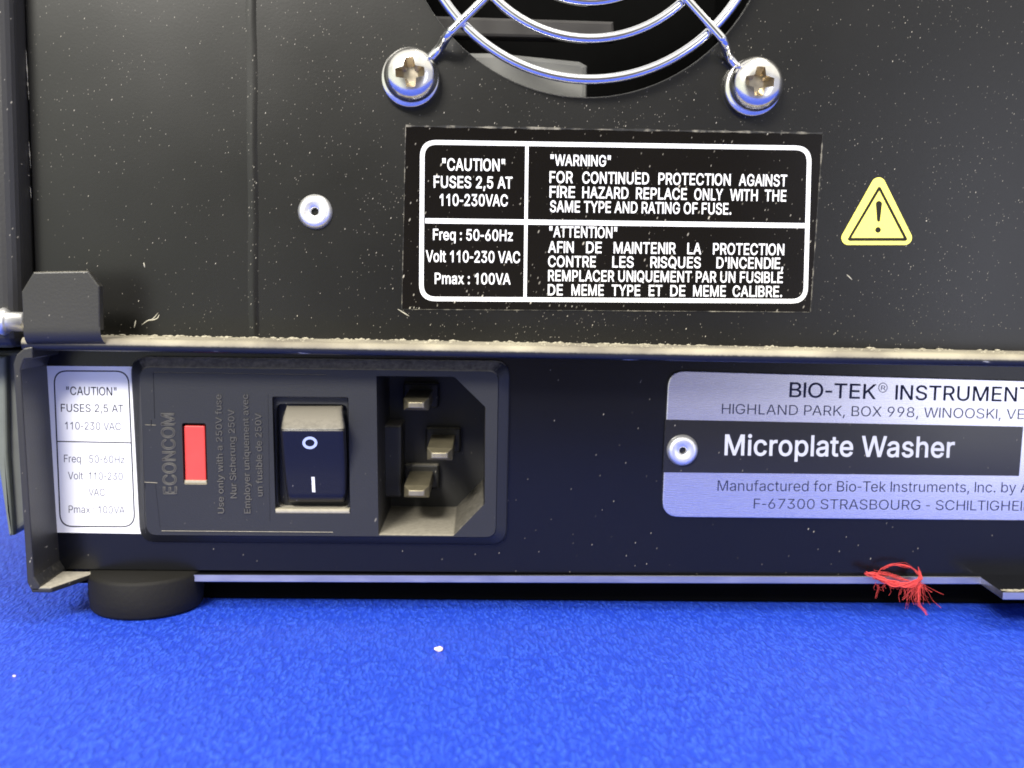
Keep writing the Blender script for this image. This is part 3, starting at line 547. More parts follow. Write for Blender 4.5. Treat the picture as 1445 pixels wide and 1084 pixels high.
def cloth_mat():
    m_, nt, b = mat_new('blue_cloth'); co = coords(nt)
    nzw = N(nt, 'ShaderNodeTexNoise'); nzw.inputs['Scale'].default_value = 70; nzw.inputs['Detail'].default_value = 3; nt.links.new(co, nzw.inputs['Vector'])
    mp = N(nt, 'ShaderNodeMapping'); mp.inputs['Scale'].default_value = (1.0, .30, 1); mp.inputs['Rotation'].default_value = (0, 0, -.08); nt.links.new(co, mp.inputs[0])
    wv = N(nt, 'ShaderNodeVectorMath', operation='MULTIPLY_ADD'); nt.links.new(nzw.outputs['Color'], wv.inputs[0]); wv.inputs[1].default_value = (.007, .007, 0); nt.links.new(mp.outputs[0], wv.inputs[2])
    vo = N(nt, 'ShaderNodeTexVoronoi', feature='SMOOTH_F1'); vo.inputs['Scale'].default_value = 215; vo.inputs['Smoothness'].default_value = .35; nt.links.new(wv.outputs[0], vo.inputs['Vector'])
    n2 = N(nt, 'ShaderNodeTexNoise'); n2.inputs['Scale'].default_value = 420; n2.inputs['Detail'].default_value = 4; n2.inputs['Roughness'].default_value = .65; nt.links.new(wv.outputs[0], n2.inputs['Vector'])
    peb = MATH(nt, 'SUBTRACT', 1.0, vo.outputs['Distance'])
    h = MATH(nt, 'MULTIPLY_ADD', n2.outputs['Fac'], .9, peb)
    mr = N(nt, 'ShaderNodeMapRange'); mr.inputs[1].default_value = .85; mr.inputs[2].default_value = 1.38; nt.links.new(h, mr.inputs[0])
    nl = N(nt, 'ShaderNodeTexNoise'); nl.inputs['Scale'].default_value = 3.2; nl.inputs['Detail'].default_value = 4; nt.links.new(co, nl.inputs['Vector'])
    c = MIXC(nt, mr.outputs[0], (.014, .054, .54), (.046, .132, .78))  # raised grain coloured lighter, standing in for its small glints
    c = MIXC(nt, MATH(nt, 'MULTIPLY', MATH(nt, 'SUBTRACT', nl.outputs['Fac'], .35), .9, clamp=True), c, (.022, .075, .60))
    nt.links.new(c, b.inputs['Base Color']); b.inputs['Roughness'].default_value = .42; b.inputs['Specular IOR Level'].default_value = .5
    bp = N(nt, 'ShaderNodeBump'); bp.inputs['Strength'].default_value = 1.0; bp.inputs['Distance'].default_value = .36*S
    nt.links.new(h, bp.inputs['Height']); nt.links.new(bp.outputs[0], b.inputs['Normal'])
    return m_
M_cloth = cloth_mat()

# ------------------------------------------------------------------ setting: the blue cloth
FOOTC = (208, 853)
ZT = P(188, 877, -6.5).z                       # level of the cloth
mb = MB(); mb.add([(-700, -160, ZT), (700, -160, ZT), (700, 500, ZT), (-700, 500, ZT)], [(0, 1, 2, 3)])
cl = obj('ground_cloth', mb, M_cloth)
cl['kind'] = 'structure'; cl['label'] = 'bright blue textured cloth spread under the black instrument'; cl['category'] = 'cloth'

# ------------------------------------------------------------------ the instrument
YL = -9.4                                        # how far ledge, lip and tab stand proud of the rear panel
root = bpy.data.objects.new('laboratory_instrument', None); COL.objects.link(root)
RC = Vector((0, 40, ZT)); root.location = RC*S; WORLD[root.name] = RC; root.empty_display_size = .3
root['label'] = 'back of a black metal microplate washer standing on blue cloth, with mains inlet and labels'
root['category'] = 'laboratory instrument'
XR = 125.0                                       # right end, beyond the frame
ZTOP = P(700, -330).z
zl_t = P(800, 489.5, YL).z; zl_b = P(800, 507.5, YL).z   # ledge bar
def lz(x, z): return z - (x-P(800, 489, YL).x)*0.0035

# upper rear panel with the fan opening
hp_ = [P(833, 137), P(597.5, 0), P(1055.5, 0)]
_x = (hp_[1].x+hp_[2].x)/2; _w = (hp_[2].x-hp_[1].x)/2; _z = (hp_[1].z+hp_[2].z)/2; _h = _z-hp_[0].z
HR = (_w*_w+_h*_h)/(2*_h); hc = Vector((_x, 0, hp_[0].z+HR))
hole = [(hc.x+HR*math.cos(2*math.pi*i/96), hc.z+HR*math.sin(2*math.pi*i/96)) for i in range(96)]
pl = P(35, 0); pl2 = P(49, 380); sl = (pl2.x-pl.x)/(pl2.z-pl.z)
outer = [(pl.x+sl*(zl_t-1-pl.z), zl_t-1), (XR, zl_t-1), (XR, ZTOP), (pl.x+sl*(ZTOP-pl.z), ZTOP)]
mb = MB(); mb.bm(plate(outer, [hole], 0, 1.3, .18))
upper = obj('rear_panel', mb, M_upper, root)
# painted-over vertical seam
sx = P(357, 240).x
mb = MB(); vs = []; fs = []; ns = 60; cr_ = [(-.9, .01), (-.5, -.06), (-.14, -.10), (.14, -.10), (.5, -.05), (.8, .01)]
for i in range(ns+1):
    z = zl_t-.4+(ZTOP-1-zl_t)*i/ns; wob = .06*math.sin(z*.31)+.04*random.uniform(-1, 1)
    for a_, b_ in cr_: vs.append((sx+a_+wob, b_*(1+.3*math.sin(z*.23)), z))
for i in range(ns):
    for k in range(5): fs.append((i*6+k, i*6+k+1, i*6+k+7, i*6+k+6))
mb.add(vs, fs, 0, True)
obj('seam', mb, M_upper, upper)
M_scuff = plain('bare_metal_scuff', (.55, .52, .42), .6, .3, var=.25, scale=120)
mb = MB()
for (ua, va, ub, vb, wd) in ((36.5, 70, 40.5, 138, .16), (37.5, 96, 41, 141, .22), (40.6, 200, 43.5, 238, .13), (42.5, 262, 44, 280, .10)):
    A, B = P(ua, va, -.03), P(ub, vb, -.03); k = 14; vs = []
    for i in range(k+1):
        p = A.lerp(B, i/k); w1 = wd*(.2+random.random())*math.sin(math.pi*(i+.4)/(k+.8)); vs += [p-Vector((w1/2, 0, 0)), p+Vector((w1/2, 0, 0))]
    mb.add(vs, [(2*i, 2*i+1, 2*i+3, 2*i+2) for i in range(k)]); obj('scuff', mb, M_scuff, upper); mb = MB()
for px in ([(200, 458), (208, 452), (216, 450), (224, 441)], [(212, 452), (222, 449), (225, 443)], [(191, 452), (190, 462)], [(203, 370), (205, 378)], [(560, 436), (570, 441), (578, 446)], [(1195, 388), (1203, 394)]):
    tube(mb, catmull([P(u, v, -.01)+Vector((random.uniform(-.1, .1), 0, random.uniform(-.1, .1))) for u, v in px], 6), .075, 5, taper=lambda t: .3+math.sin(math.pi*t)); obj('scuff', mb, M_scuff, upper); mb = MB()
mb = MB()
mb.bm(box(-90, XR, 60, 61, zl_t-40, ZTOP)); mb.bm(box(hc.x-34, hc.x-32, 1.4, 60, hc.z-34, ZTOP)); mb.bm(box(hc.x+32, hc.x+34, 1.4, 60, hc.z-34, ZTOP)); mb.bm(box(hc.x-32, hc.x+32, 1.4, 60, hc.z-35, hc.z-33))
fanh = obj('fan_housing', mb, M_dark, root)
q = pp([(640, 74), (700, 74), (818, 86), (829, 92), (828, 170), (640, 170)], 9)
mb = MB(); mb.bm(prism(q, 9, 14, .8)); obj('fan_strut', mb, M_fangrey, fanh)
q = pp([(610, 22), (866, 30), (868, 56), (610, 50)], 14)
mb = MB(); mb.bm(prism(q, 14, 17, .5)); obj('fan_blade', mb, M_fandark, fanh)

# fan guard
guard = None
def ring_pts(r, y, n=120): return [(hc.x+r*math.cos(2*math.pi*i/n), y, hc.z+r*math.sin(2*math.pi*i/n)) for i in range(n)]
gr = MB(); RO = hc.z-P(832, 112.5, -3.2).z; tube(gr, ring_pts(RO, -3.2), .72, 16, True)
guard = obj('fan_guard', gr, M_chrome, root)
for r in (hc.z-P(831, 55, -3.2).z, hc.z-P(835, 2.5, -3.2).z, 8.3):
    mb = MB(); tube(mb, ring_pts(r, -3.2, 96), .72, 14, True); obj('guard_ring', mb, M_chrome, guard)
SCR = [P(580, 106, -2.0), P(1066.5, 119, -2.0)]
for sc_ in SCR:
    d = Vector((hc.x-sc_.x, 0, hc.z-sc_.z)); L = d.length; d.normalize()
    o_ = Vector((sc_.x, 0, sc_.z))
    path = [o_+d*1.2+Vector((0, -.75, 0)), o_+d*4.6+Vector((0, -.85, 0)), o_+d*6.2+Vector((0, -1.6, 0)), o_+d*7.4+Vector((0, -3.6, 0)), o_+d*8.6+Vector((0, -4.5, 0)), o_+d*10+Vector((0, -4.6, 0)), o_+d*(L-4)+Vector((0, -4.6, 0)), o_+d*(L+12)+Vector((0, -4.6, 0))]
    mb = MB(); tube(mb, catmull(path, 6), .68, 14)
    loop = [o_+Vector((2.9*math.cos(t), -.78, 2.9*math.sin(t))) for t in [2*math.pi*i/40 for i in range(40)]]
    tube(mb, loop, .68, 12, True)
    obj('guard_spoke', mb, M_chrome, guard)

# screws
for i, sc_ in enumerate(SCR):
    cx, cz = sc_.x, sc_.z
    R_ = 4.05; H_ = 2.6
    prof = [(0.001, -1.5-H_)]
    for k in range(1, 15):
        t = k/14*math.pi/2; prof.append((R_*math.sin(t), -1.9-H_*(1-math.sin(t)**4)**.5))
    prof += [(R_*.99, -1.45), (R_*.93, -1.35), (.001, -1.35)]
    prof[0] = (.001, -1.9-H_)
    hd = MB(); lathe(hd, prof, (cx, 0, cz), 'y', 72)
    cut = MB(); rot = math.radians(4 if i == 0 else -3)
    def arm(ang, wd, ln):
        ca, sa = math.cos(ang), math.sin(ang); vs = []
        for yy, s in ((-6.5, 1.12), (-2.7, .52)):
            for a, b_ in ((-ln*s, -wd*s**.4), (ln*s, -wd*s**.4), (ln*s, wd*s**.4), (-ln*s, wd*s**.4)):
                vs.append((cx+a*ca-b_*sa, yy, cz+a*sa+b_*ca))
        return vs
    # one plus-shaped tapered cutter
    def plus(s, wd, ln, yy):
        pts = []
        for q4 in range(4):
            a = rot+q4*math.pi/2; ca, sa = math.cos(a), math.sin(a)
            for (p_, r_) in ((ln, -wd), (ln, wd), (wd*1.45, wd*1.45)):
                pts.append((cx+p_*ca-r_*sa, yy, cz+p_*sa+r_*ca))
        return pts
    l1 = plus(1, .66, 2.55, -5.2); l2 = plus(1, .42, 1.05, -2.3)
    loft(cut, [l1, l2]); cut.add(l1, [tuple(range(12))]); cut.add(l2, [tuple(reversed(range(12)))])
    bmw = bmesh.new()
    me = bpy.data.meshes.new('c'); me.from_pydata(cut.v, [], cut.f); bmw.from_mesh(me)
    bmesh.ops.remove_doubles(bmw, verts=bmw.verts, dist=1e-5); bmesh.ops.recalc_face_normals(bmw, faces=bmw.faces)
    cut = MB(); cut.bm(bmw)
    bmw = bmesh.new(); me = bpy.data.meshes.new('c'); me.from_pydata(hd.v, [], hd.f); bmw.from_mesh(me)
    bmesh.ops.remove_doubles(bmw, verts=bmw.verts, dist=1e-3); bmesh.ops.recalc_face_normals(bmw, faces=bmw.faces)
    hd = MB(); hd.bm(bmw)
    res = boolean_cut(hd, cut)
    s_o = obj('screw', res, [M_screw, M_slot], root)
    for p in s_o.data.polygons:
        c_ = p.center + Vector(s_o.location) 
        n_ = p.normal
        wc = WORLD[s_o.name]; px_ = p.center.x/S+wc.x-cx; pz_ = p.center.z/S+wc.z-cz; py_ = p.center.y/S+wc.y
        ro = min(1, math.hypot(px_, pz_)/R_); yd = -1.9-H_*max(0, 1-ro**4)**.5
        slot = py_ > yd+.12 and ro < .72
        p.use_smooth = not slot; p.material_index = 1 if slot else 0
    try: s_o.data.set_sharp_from_angle(angle=math.radians(28))
    except Exception: pass
    mb = MB(); lathe(mb, [(2.0, -1.5), (4.15, -1.5), (4.35, -1.2), (4.35, -.5), (4.15, -.05), (2.0, -.05)], (cx-.18, 0, cz-.25), 'y', 64)
    obj('washer', mb, M_screw, s_o)

def rivet(c, r, y, parent):
    mb = MB()
    prof = [(.02, 0.9), (.52, .9), (.56, -.55), (.70, -.78), (1.0, -.84), (1.3, -.93), (1.75, -.97), (2.05, -.90), (2.3, -.66), (2.48, -.35), (2.55, -.1), (2.55, -.0)]
    prof = [(a*r/2.55, b*r/2.55+y) for a, b in prof]
    lathe(mb, prof, (c.x, 0, c.z), 'y', 64)
    rv = obj('rivet', mb, M_rivet, parent)
    mb = MB(); lathe(mb, [(.01, y+.15), (.5*r/2.55, y+.15)], (c.x, 0, c.z), 'y', 24)
    if parent is root: obj('rivet_core', mb, M_fandark, rv)
    return rv
rivet(P(443.7, 298.6, -.8), 2.62, 0, root)

# warning label --------------------------------------------------------
YW = -.14
mb = MB(); fp = pp([(572.5, 178), (1161, 188.5), (1143.5, 440.5), (567, 436.5)], YW)
mb.bm(prism(rounded(fp, .3, 3), YW, -.004, .03, 1))
wl = obj('warning_label', mb, M_film, root)
mb = MB()
E_ = [(572.5, 178), (1161, 188.5), (1143.5, 440.5), (567, 436.5)]
for i, wd in ((0, .34), (1, .22), (2, .12), (3, .13)):
    a, b_ = E_[i], E_[(i+1) % 4]
    n = 60; A, B = P(*a, YW-.02), P(*b_, YW-.02); d = (B-A); nn = Vector((-d.z, 0, d.x)).normalized()
    vs = []
    for k in range(n+1):
        p = A+d*(k/n); w1 = wd*(.25+.9*random.random()); vs += [p-nn*w1*.4, p+nn*w1*.6]
    mb.add(vs, [(2*k, 2*k+2, 2*k+3, 2*k+1) for k in range(n)])
obj('grimy_edge', mb, M_grime, wl)
YP = YW-.03
mb = MB()
round_frame([(596, 200.7), (1142.3, 209), (1136.6, 425.3), (594.5, 421.8)], 2.2, .68, YP, mb)
quad_line(mb, (600, 311.6), (1136, 318.5), .76, YP-.006); quad_line(mb, (743.6, 206), (740.9, 420), .50, YP-.012)
obj('border', mb, M_white, wl)
mb = MB(); BO = 13.0
def T(s, a, b, cap, off=BO, **k): text(mb, s, a, b, cap, YP, 0, off, **k)
T('"CAUTION"', (624, 240.2), (712.5, 241.4), 16.2); T('FUSES 2,5 AT', (612, 264.6), (723, 266), 15.8); T('110-230VAC', (620.5, 290), (716.5, 291), 15.8)
obj('lettering', mb, M_white, wl); mb = MB()
T('Freq : 50-60Hz', (611, 338.4), (723.5, 340), 15); T('Volt 110-230 VAC', (600.8, 369.3), (733.8, 371), 15.6); T('Pmax : 100VA', (613.5, 400.4), (720.5, 401.4), 15)
obj('lettering', mb, M_white, wl); mb = MB()
def row(v0, v1, words, cap):
    u0, u1 = words[0][1], words[-1][2]
    for s, a, b in words:
        f = lambda u: v0+(v1-v0)*(u-u0)/(u1-u0)
        T(s, (a, f(a)), (b, f(b)), cap)
T('"WARNING"', (776.6, 233.3), (861.7, 234.8), 14.8)
def flush():
    global mb
    obj('lettering', mb, M_white, wl); mb = MB()
row(257.8, 262.9, [('FOR', 775.4, 808.4), ('CONTINUED', 821.6, 915.7), ('PROTECTION', 929, 1030.8), ('AGAINST', 1042.5, 1110.3)], 15.6)
row(278.5, 284.2, [('FIRE', 775.4, 811.2), ('HAZARD', 821.6, 886.6), ('REPLACE', 897.3, 969), ('ONLY', 979.5, 1019.9), ('WITH', 1029.8, 1069), ('THE', 1078.8, 1109.3)], 15.4)
T('SAME TYPE AND RATING OF FUSE.', (776, 299), (1031.8, 302.6), 15.4)
flush()
T('"ATTENTION"', (775, 334.5), (870.7, 335.9), 15)
row(356.3, 360, [('AFIN', 773.4, 809.5), ('DE', 827, 848.9), ('MAINTENIR', 865.9, 953.4), ('LA', 969.8, 989.4), ('PROTECTION', 1006, 1106.4)], 15.3)
row(376.4, 379.2, [('CONTRE', 773.4, 840.6), ('LES', 864, 894), ('RISQUES', 917.8, 988.7), ("D'INCENDIE,", 1010.9, 1105.2)], 15)
T('REMPLACER UNIQUEMENT PAR UN FUSIBLE', (773.4, 396.5), (1104.5, 399.2), 15)
row(416.5, 419, [('DE', 773, 794), ('MEME', 806.4, 851.8), ('TYPE', 863, 903.3), ('ET', 915.3, 934.4), ('DE', 945.7, 966.9), ('MEME', 978, 1024), ('CALIBRE.', 1033.7, 1103.5)], 15)
obj('lettering', mb, M_white, wl)

# hazard triangle --------------------------------------------------------
def z8(x, y): return (1180+x/9.033, 240+y/9.033)
def hull3(cs, r, y, seg=12):
    c = [P(*z8(*q), y) for q in cs]; c = [(p.x, p.z) for p in c]; r = r/9.033*DIST/F; out = []
    for i in range(3):
        p = Vector(c[i]); a = Vector(c[i-1]); b = Vector(c[(i+1) % 3])
        d1 = (p-a).normalized(); d2 = (b-p).normalized()
        n1 = Vector((d1.y, -d1.x)); n2 = Vector((d2.y, -d2.x))
        ctr = (Vector(c[0])+Vector(c[1])+Vector(c[2]))/3
        if n1.dot(p-ctr) < 0: n1, n2 = -n1, -n2
        a1 = math.atan2(n1.y, n1.x); a2 = math.atan2(n2.y, n2.x); da = (a2-a1+math.pi) % (2*math.pi)-math.pi
        out += [(p.x+r*math.cos(a1+da*k/seg), p.y+r*math.sin(a1+da*k/seg)) for k in range(seg+1)]
    return out
CT = [(541, 187), (159, 866), (877, 866)]
mb = MB(); mb.bm(prism(hull3(CT, 90, -.16), -.16, -.003, .04, 1))
hz = obj('hazard_sticker', mb, M_yellow, root)
mb = MB()
IT = [(549, 238), (172, 880), (882, 880)]
line_ring(hull3(IT, 23, -.18), hull3([(548.5, 268), (197, 862), (855, 862)], 3, -.18), -.18, mb)
ex = [(505, 425), (518, 402), (545, 392), (572, 402), (585, 425), (561, 638), (555, 655), (541, 661), (527, 655), (520, 638)]
mb.bm(prism(rounded(pp([z8(*q) for q in ex], -.18), .1, 3), -.18, -.161))
ct = P(*z8(533, 763), -.18); lathe(mb, [(.001, -.18), (.44, -.18)], (ct.x, 0, ct.z), 'y', 24, smooth=False)
obj('exclamation_mark', mb, M_yink, hz)

# ledge, tray lip, tab ----------------------------------------------------
zc = (zl_t+zl_b)/2; rr = (zl_t-zl_b)/2
xl = P(30, 500, YL).x
prof = [(0.02, rr)]+[(YL+rr-rr*math.sin(t)*1.0, rr*math.cos(t)) for t in [math.pi*k/12 for k in range(13)]]+[(0.02, -rr)]
mb = MB(); vs = []; fs = []; nseg = 160
for i in range(nseg+1):
    x = xl+(XR-xl)*i/nseg
    for yy, zz in prof: vs.append((x, yy, lz(x, zc)+zz))
n = len(prof)
for i in range(nseg):
    for k in range(n-1): fs.append((i*n+k, (i+1)*n+k, (i+1)*n+k+1, i*n+k+1))
fs.append(tuple(range(n))); mb.add(vs, fs, 0, True)
ledge = obj('ledge', mb, M_ledge, root)
# ragged dust lying along the back of the ledge top and at the foot of the panel
mb = MB()
for i in range(520):
    x = P(152, 480).x+(XR-P(152, 480).x)*random.random()**1.25
    left = max(0, 1-(x-P(152, 480).x)/70)
    s = .07+.16*random.random(); yy = -random.random()*8.0; zz = lz(x, zl_t)+s*.2
    if random.random() < .35+.4*left: yy = -.35-.5*random.random(); s *= 1.5
    bm = bmesh.new(); bmesh.ops.create_icosphere(bm, subdivisions=1, radius=1)
    for v in bm.verts: v.co = Vector((x+v.co.x*s*(1.1+random.random()), yy+v.co.y*s, zz+v.co.z*s*.6))*1.0+Vector((random.uniform(-s, s), random.uniform(-s, s), random.uniform(-s, s)))*.25
    mb.bm(bm)
dustline = obj('dust', mb, M_cream, ledge); dustline['kind'] = 'stuff'

# lower recessed panel
zb = P(700, 806).z
cut_ = pp([(250, 524), (692, 528), (690, 761), (252, 758)])
mb = MB(); xl_ = P(60, 600).x; mb.bm(plate([(xl_, zb-.2), (XR, zb-.2), (XR, zl_b+1), (xl_, zl_b+1)], [cut_], 0, 1.3))
lower = obj('recessed_panel', mb, M_lower, root)

# left side wall of the tray, its rounded top corner and lower gusset
def wall_poly(y):
    o = [(46, 489), (33, 492), (23, 501), (18.5, 514), (32, 725), (38, 822), (44, 834), (56, 834)]
    i = [(56, 826), (48, 814), (42, 725), (29, 522), (34, 507), (46, 506.5)]
    return pp(o+i, y)
f0 = wall_poly(YL); mb = MB(); mb.bm(prism(rounded(f0, .25, 3), YL, 4, .18, 2))
wall = obj('side_wall', mb, M_wall, root)
# inner face of wall slanting to the panel corner
a0, a1 = P(29, 512, YL+.6), P(45, 826, YL+.6); b0, b1 = P(65, 508, -.02), P(80, 808, -.02)
mb = MB(); k = 12; vs = []; fs = []
for i in range(k+1):
    t = i/k
    for (A, B) in ((a0, a1), (a0.lerp(b0, .5)+Vector((-.25, 0, 0)), a1.lerp(b1, .5)+Vector((-.25, 0, 0))), (b0, b1)):
        vs.append(A.lerp(B, t))
for i in range(k):
    for j in range(2): fs.append((i*3+j, i*3+j+1, (i+1)*3+j+1, (i+1)*3+j))
mb.add(vs, fs); obj('inner_face', mb, M_wall, wall)
g = [P(44, 831, YL), P(73, 831, YL), P(140, 804.5, -.5), P(82, 804.5, -.5)]
zt_ = sum(p.z for p in g)/4
bm = bmesh.new(); top = [bm.verts.new((p.x, p.y, zt_)) for p in g]; bot = [bm.verts.new((p.x, p.y, zt_-.8)) for p in g]
bm.faces.new(top); bm.faces.new(bot)
for i in range(4): bm.faces.new((top[i-1], top[i], bot[i], bot[i-1]))
bmesh.ops.recalc_face_normals(bm, faces=bm.faces); bmesh.ops.bevel(bm, geom=list(bm.edges), offset=.2, segments=2, affect='EDGES', profile=.5)
mb = MB(); mb.bm(bm); obj('gusset', mb, M_wall, wall)

# tab standing on the ledge
YT = YL-1.3
tp = pp([(30, 412), (47, 384), (124, 382.5), (140, 404), (141, 466), (33, 467)], YT)
mb = MB(); mb.bm(prism(tp, YT, YT+1.5, .22, 3))
tab = obj('tab', mb, M_tab, root)
# rolled bend at the tab foot
A, B = P(33, 467, YT), P(141.5, 466, YT); B2 = P(147, 486, YT)
mb = MB(); vs = []; fs = []; m_ = 12
for x, z, fl in ((A.x, A.z, 0), (B.x, B.z, B2.x-B.x)):
    vs.append((x, YT-.012, z+.45))
    for k in range(m_+1):
        t = math.pi/2*k/m_; vs.append((x+fl*(k/m_)**2, YT-.012+2.1*(1-math.cos(t)), z-2.15*math.sin(t)))
n = m_+2
for k in range(n-1): fs.append((k, n+k, n+k+1, k+1))
mb.add(vs, fs, 0, True); obj('bend', mb, M_tab, tab)

# stud left of the tab
c = P(18, 454, -5.5); mb = MB()
x0 = P(-14, 454, -5.5).x; xm = P(13, 454, -5.5).x; x1 = P(34, 454, -5.5).x
lathe(mb, [(.01, x0-1), (1.2, x0-1), (1.2, x0+.8), (1.9, x0+1.6), (2.05, xm-.8), (1.7, xm-.1), (1.45, xm), (1.42, x1), (.01, x1)], (0, -5.5, c.z), 'x', 40)
obj('stud', mb, M_rivet, root)

# cover side left of the upper panel, and the grey housing below it
mb = MB(); xw = P(13, 0, -5).x
mb.bm(box(xw-16, xw, -5, 10, P(0, 492, -5).z, ZTOP, 2.2, 5)); obj('cover_side', mb, M_wall, root)
mb = MB(); mb.bm(box(xw-16, -70, 9, 60, P(0, 630, 9).z, ZTOP))
mb.bm(box(xw-2, pl.x+6, 2.2, 3.0, zl_t-12, ZTOP)); obj('inner_frame', mb, M_dark, root)
hp = pp([(-60, 496), (30, 494), (60, 520), (60, 725), (17, 757), (8, 712), (-3, 655), (-60, 640)], 6)
mb = MB(); mb.bm(prism(hp, 6, 40, .9, 3)); hs = obj('housing', mb, M_grey, root)
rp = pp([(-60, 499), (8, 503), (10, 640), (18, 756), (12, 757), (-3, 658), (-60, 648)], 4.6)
mb = MB(); mb.bm(prism(rp, 4.6, 5.99, .5, 3)); obj('lit_edge', mb, M_litedge, hs)  # paler strip paints the light caught by the housing's left edge

# base plate and underside
yb = -1.1
def bz(u, v): return P(u, v, yb)
e0, e1 = bz(270, 811), bz(1384, 814.5); th = 1.22
zt0 = (e0.z+e1.z)/2
f1 = P(1416, 832, YL); f2 = P(1600, 833, YL)
plan = [(e0.x, yb), (e1.x, yb), (f1.x, YL), (XR, YL), (XR, 60), (e0.x, 60)]
def plan_prism(plan, z0, z1, bev=.12, tilt=0.0):
    bm = bmesh.new(); a = [bm.verts.new((x, y, z1)) for x, y in plan]; b_ = [bm.verts.new((x, y, z0)) for x, y in plan]
    bm.faces.new(a); bm.faces.new(list(reversed(b_)))
    for i in range(len(a)): bm.faces.new((a[i-1], b_[i-1], b_[i], a[i]))
    bmesh.ops.recalc_face_normals(bm, faces=bm.faces)
    if bev: bmesh.ops.bevel(bm, geom=list(bm.edges), offset=bev, segments=1, affect='EDGES', profile=.5)
    if tilt:
        for v in bm.verts: v.co.z += tilt*(v.co.x-0)
    return bm
tl = (e1.z-e0.z)/(e1.x-e0.x)
mb = MB(); mb.bm(plan_prism(plan, zt0-th, zt0, .10, tl)); mb.sm = [False]*len(mb.f)
for i, f in enumerate(mb.f):
    zs = [mb.v[j][2]-tl*mb.v[j][0] for j in f]
    if max(zs)-min(zs) < .3 and min(zs) > zt0-.3: mb.m[i] = 1
bp_o = obj('base_plate', mb, [M_edge, M_lower], root)
# painted chassis bottom left of the bare edge
mb = MB(); x_a = P(80, 815, 0).x
mb.bm(plan_prism([(x_a, -.9), (e0.x-.05, -.9), (e0.x-.05, 60), (x_a, 60)], zt0-th+.05, zt0-.2)); obj('chassis_floor', mb, M_lower, root)
mb = MB(); mb.bm(box(x_a, XR, 2.5, 60, zt0-th-1.6, zt0-th-.2)); mb.bm(box(P(285, 840, 5).x, XR, 5, 58, P(800, 848, 5).z, zt0-th-.3, .4)); obj('underside_shade_box', mb, M_dark, root)  # lower black box added to stand in for shade under the plate
# dust and scrapes on the bare corner at the right
mb = MB()
for i in range(60):
    t = random.random(); x = f1.x+.2+t*6; s = .08+.16*random.random()
    bm = bmesh.new(); bmesh.ops.create_icosphere(bm, subdivisions=1, radius=s)
    for v in bm.verts: v.co = Vector((x+v.co.x*1.6, YL+.15+random.random()*.05+abs(random.gauss(0, .5))+v.co.y, zt0+tl*x+.05+v.co.z*.5))
    mb.bm(bm)
dp = obj('dust', mb, M_cream, bp_o); dp['kind'] = 'stuff'

# foot
fc = Vector((P(208, 840, 1.8).x, 1.8, 0)); fr = 8.55; ft = zt0-th+1.2
mb = MB(); lathe(mb, [(.01, ZT), (fr-.9, ZT), (fr-.35, ZT+.15), (fr-.05, ZT+.6), (fr+.15, ZT+2.5), (fr+.2, ft-.6), (fr, ft-.1), (fr-.3, ft), (.01, ft)], (fc.x, fc.y, 0), 'z', 72)
obj('foot', mb, M_rubber, root)

# white caution label -----------------------------------------------------
YC = -.12
mb = MB(); mb.bm(prism(pp([(65, 516.5), (200, 517.5), (205, 753.5), (77, 751.5)], YC), YC, -.003))
cap_l = obj('caution_label', mb, M_paper, root)
mb = MB(); yk = YC-.015
round_frame([(76, 523.5), (181, 524), (190.2, 743.5), (85.2, 743)], 2.0, .2, yk, mb); quad_line(mb, (80.5, 623), (184.5, 625), .17, yk-.005)
obj('border', mb, M_ink, cap_l)
mb = MB(); mg = MB()
text(mb, '"CAUTION"', (93.5, 557.3), (164.5, 558.5), 11.8, yk, 0, 6); text(mb, 'FUSES 2,5 AT', (86, 581), (174.3, 582.2), 11, yk, 0, 3)
text(mb, '110-230 VAC', (92, 606), (170.5, 607.3), 10.8, yk, 1, 0)
obj('lettering', mb, [M_ink, M_inkgrey], cap_l); mb = MB()
text(mb, 'Freq : 50-60Hz', (90.4, 652.4), (175.6, 654), 10.8, yk, 1, -1); text(mb, 'Volt  110-230', (96, 676.3), (173.3, 677.6), 10.6, yk, 1, -1)
text(mb, 'VAC', (125, 699.6), (148, 700), 10.4, yk, 1, -1); text(mb, 'Pmax : 100VA', (97, 723.8), (176, 725), 10.6, yk, 1, -1)
obj('lettering', mb, [M_ink, M_inkgrey], cap_l)

# ------------------------------------------------------------------ mains inlet module
YF = -2.3
def rr4(px, rad, y, seg=8): return [(x, y, z) for x, z in rounded(pp(px, y), rad, seg)]
O_ = [(184, 503), (720, 509), (715, 769), (198, 765)]
I_ = [(195.5, 517), (704.5, 523), (700.5, 759.5), (206, 756.5)]
mb = MB()
Oo = [(184, 503), (720, 509), (715, 769), (198, 765)]
loft(mb, [rr4(Oo, 2.6, 0.0), rr4(Oo, 2.6, -.7), rr4([(185.5, 504.5), (718.5, 510.5), (713.5, 767.5), (199.5, 763.5)], 2.5, -1.0), rr4(I_, 1.7, -2.05), rr4([(197, 518.5), (703, 524.5), (699, 758), (207.5, 755)], 1.6, YF)])
sock = pp([(531, 530.5), (641, 531.5), (685, 574.5), (684, 711), (640, 756.3), (534, 755.3)], YF)
sw = pp([(384, 559.5), (491.5, 560.5), (494.3, 725), (388.5, 724.5)], YF)
win = pp([(256.5, 597), (290.5, 597.5), (293, 684), (259, 683.5)], YF)
face = [(x, z) for x, y, z in rr4([(197, 518.5), (703, 524.5), (699, 758), (207.5, 755)], 1.6, YF)]
rs = rounded(sock, [.2, .6, .6, .6, .6, .2], 3); rw_ = rounded(sw, .25, 2); rn = rounded(win, .35, 3)
bmf = plate(face, [rs, rw_, rn], YF, YF+.06)
mb.bm(bmf)
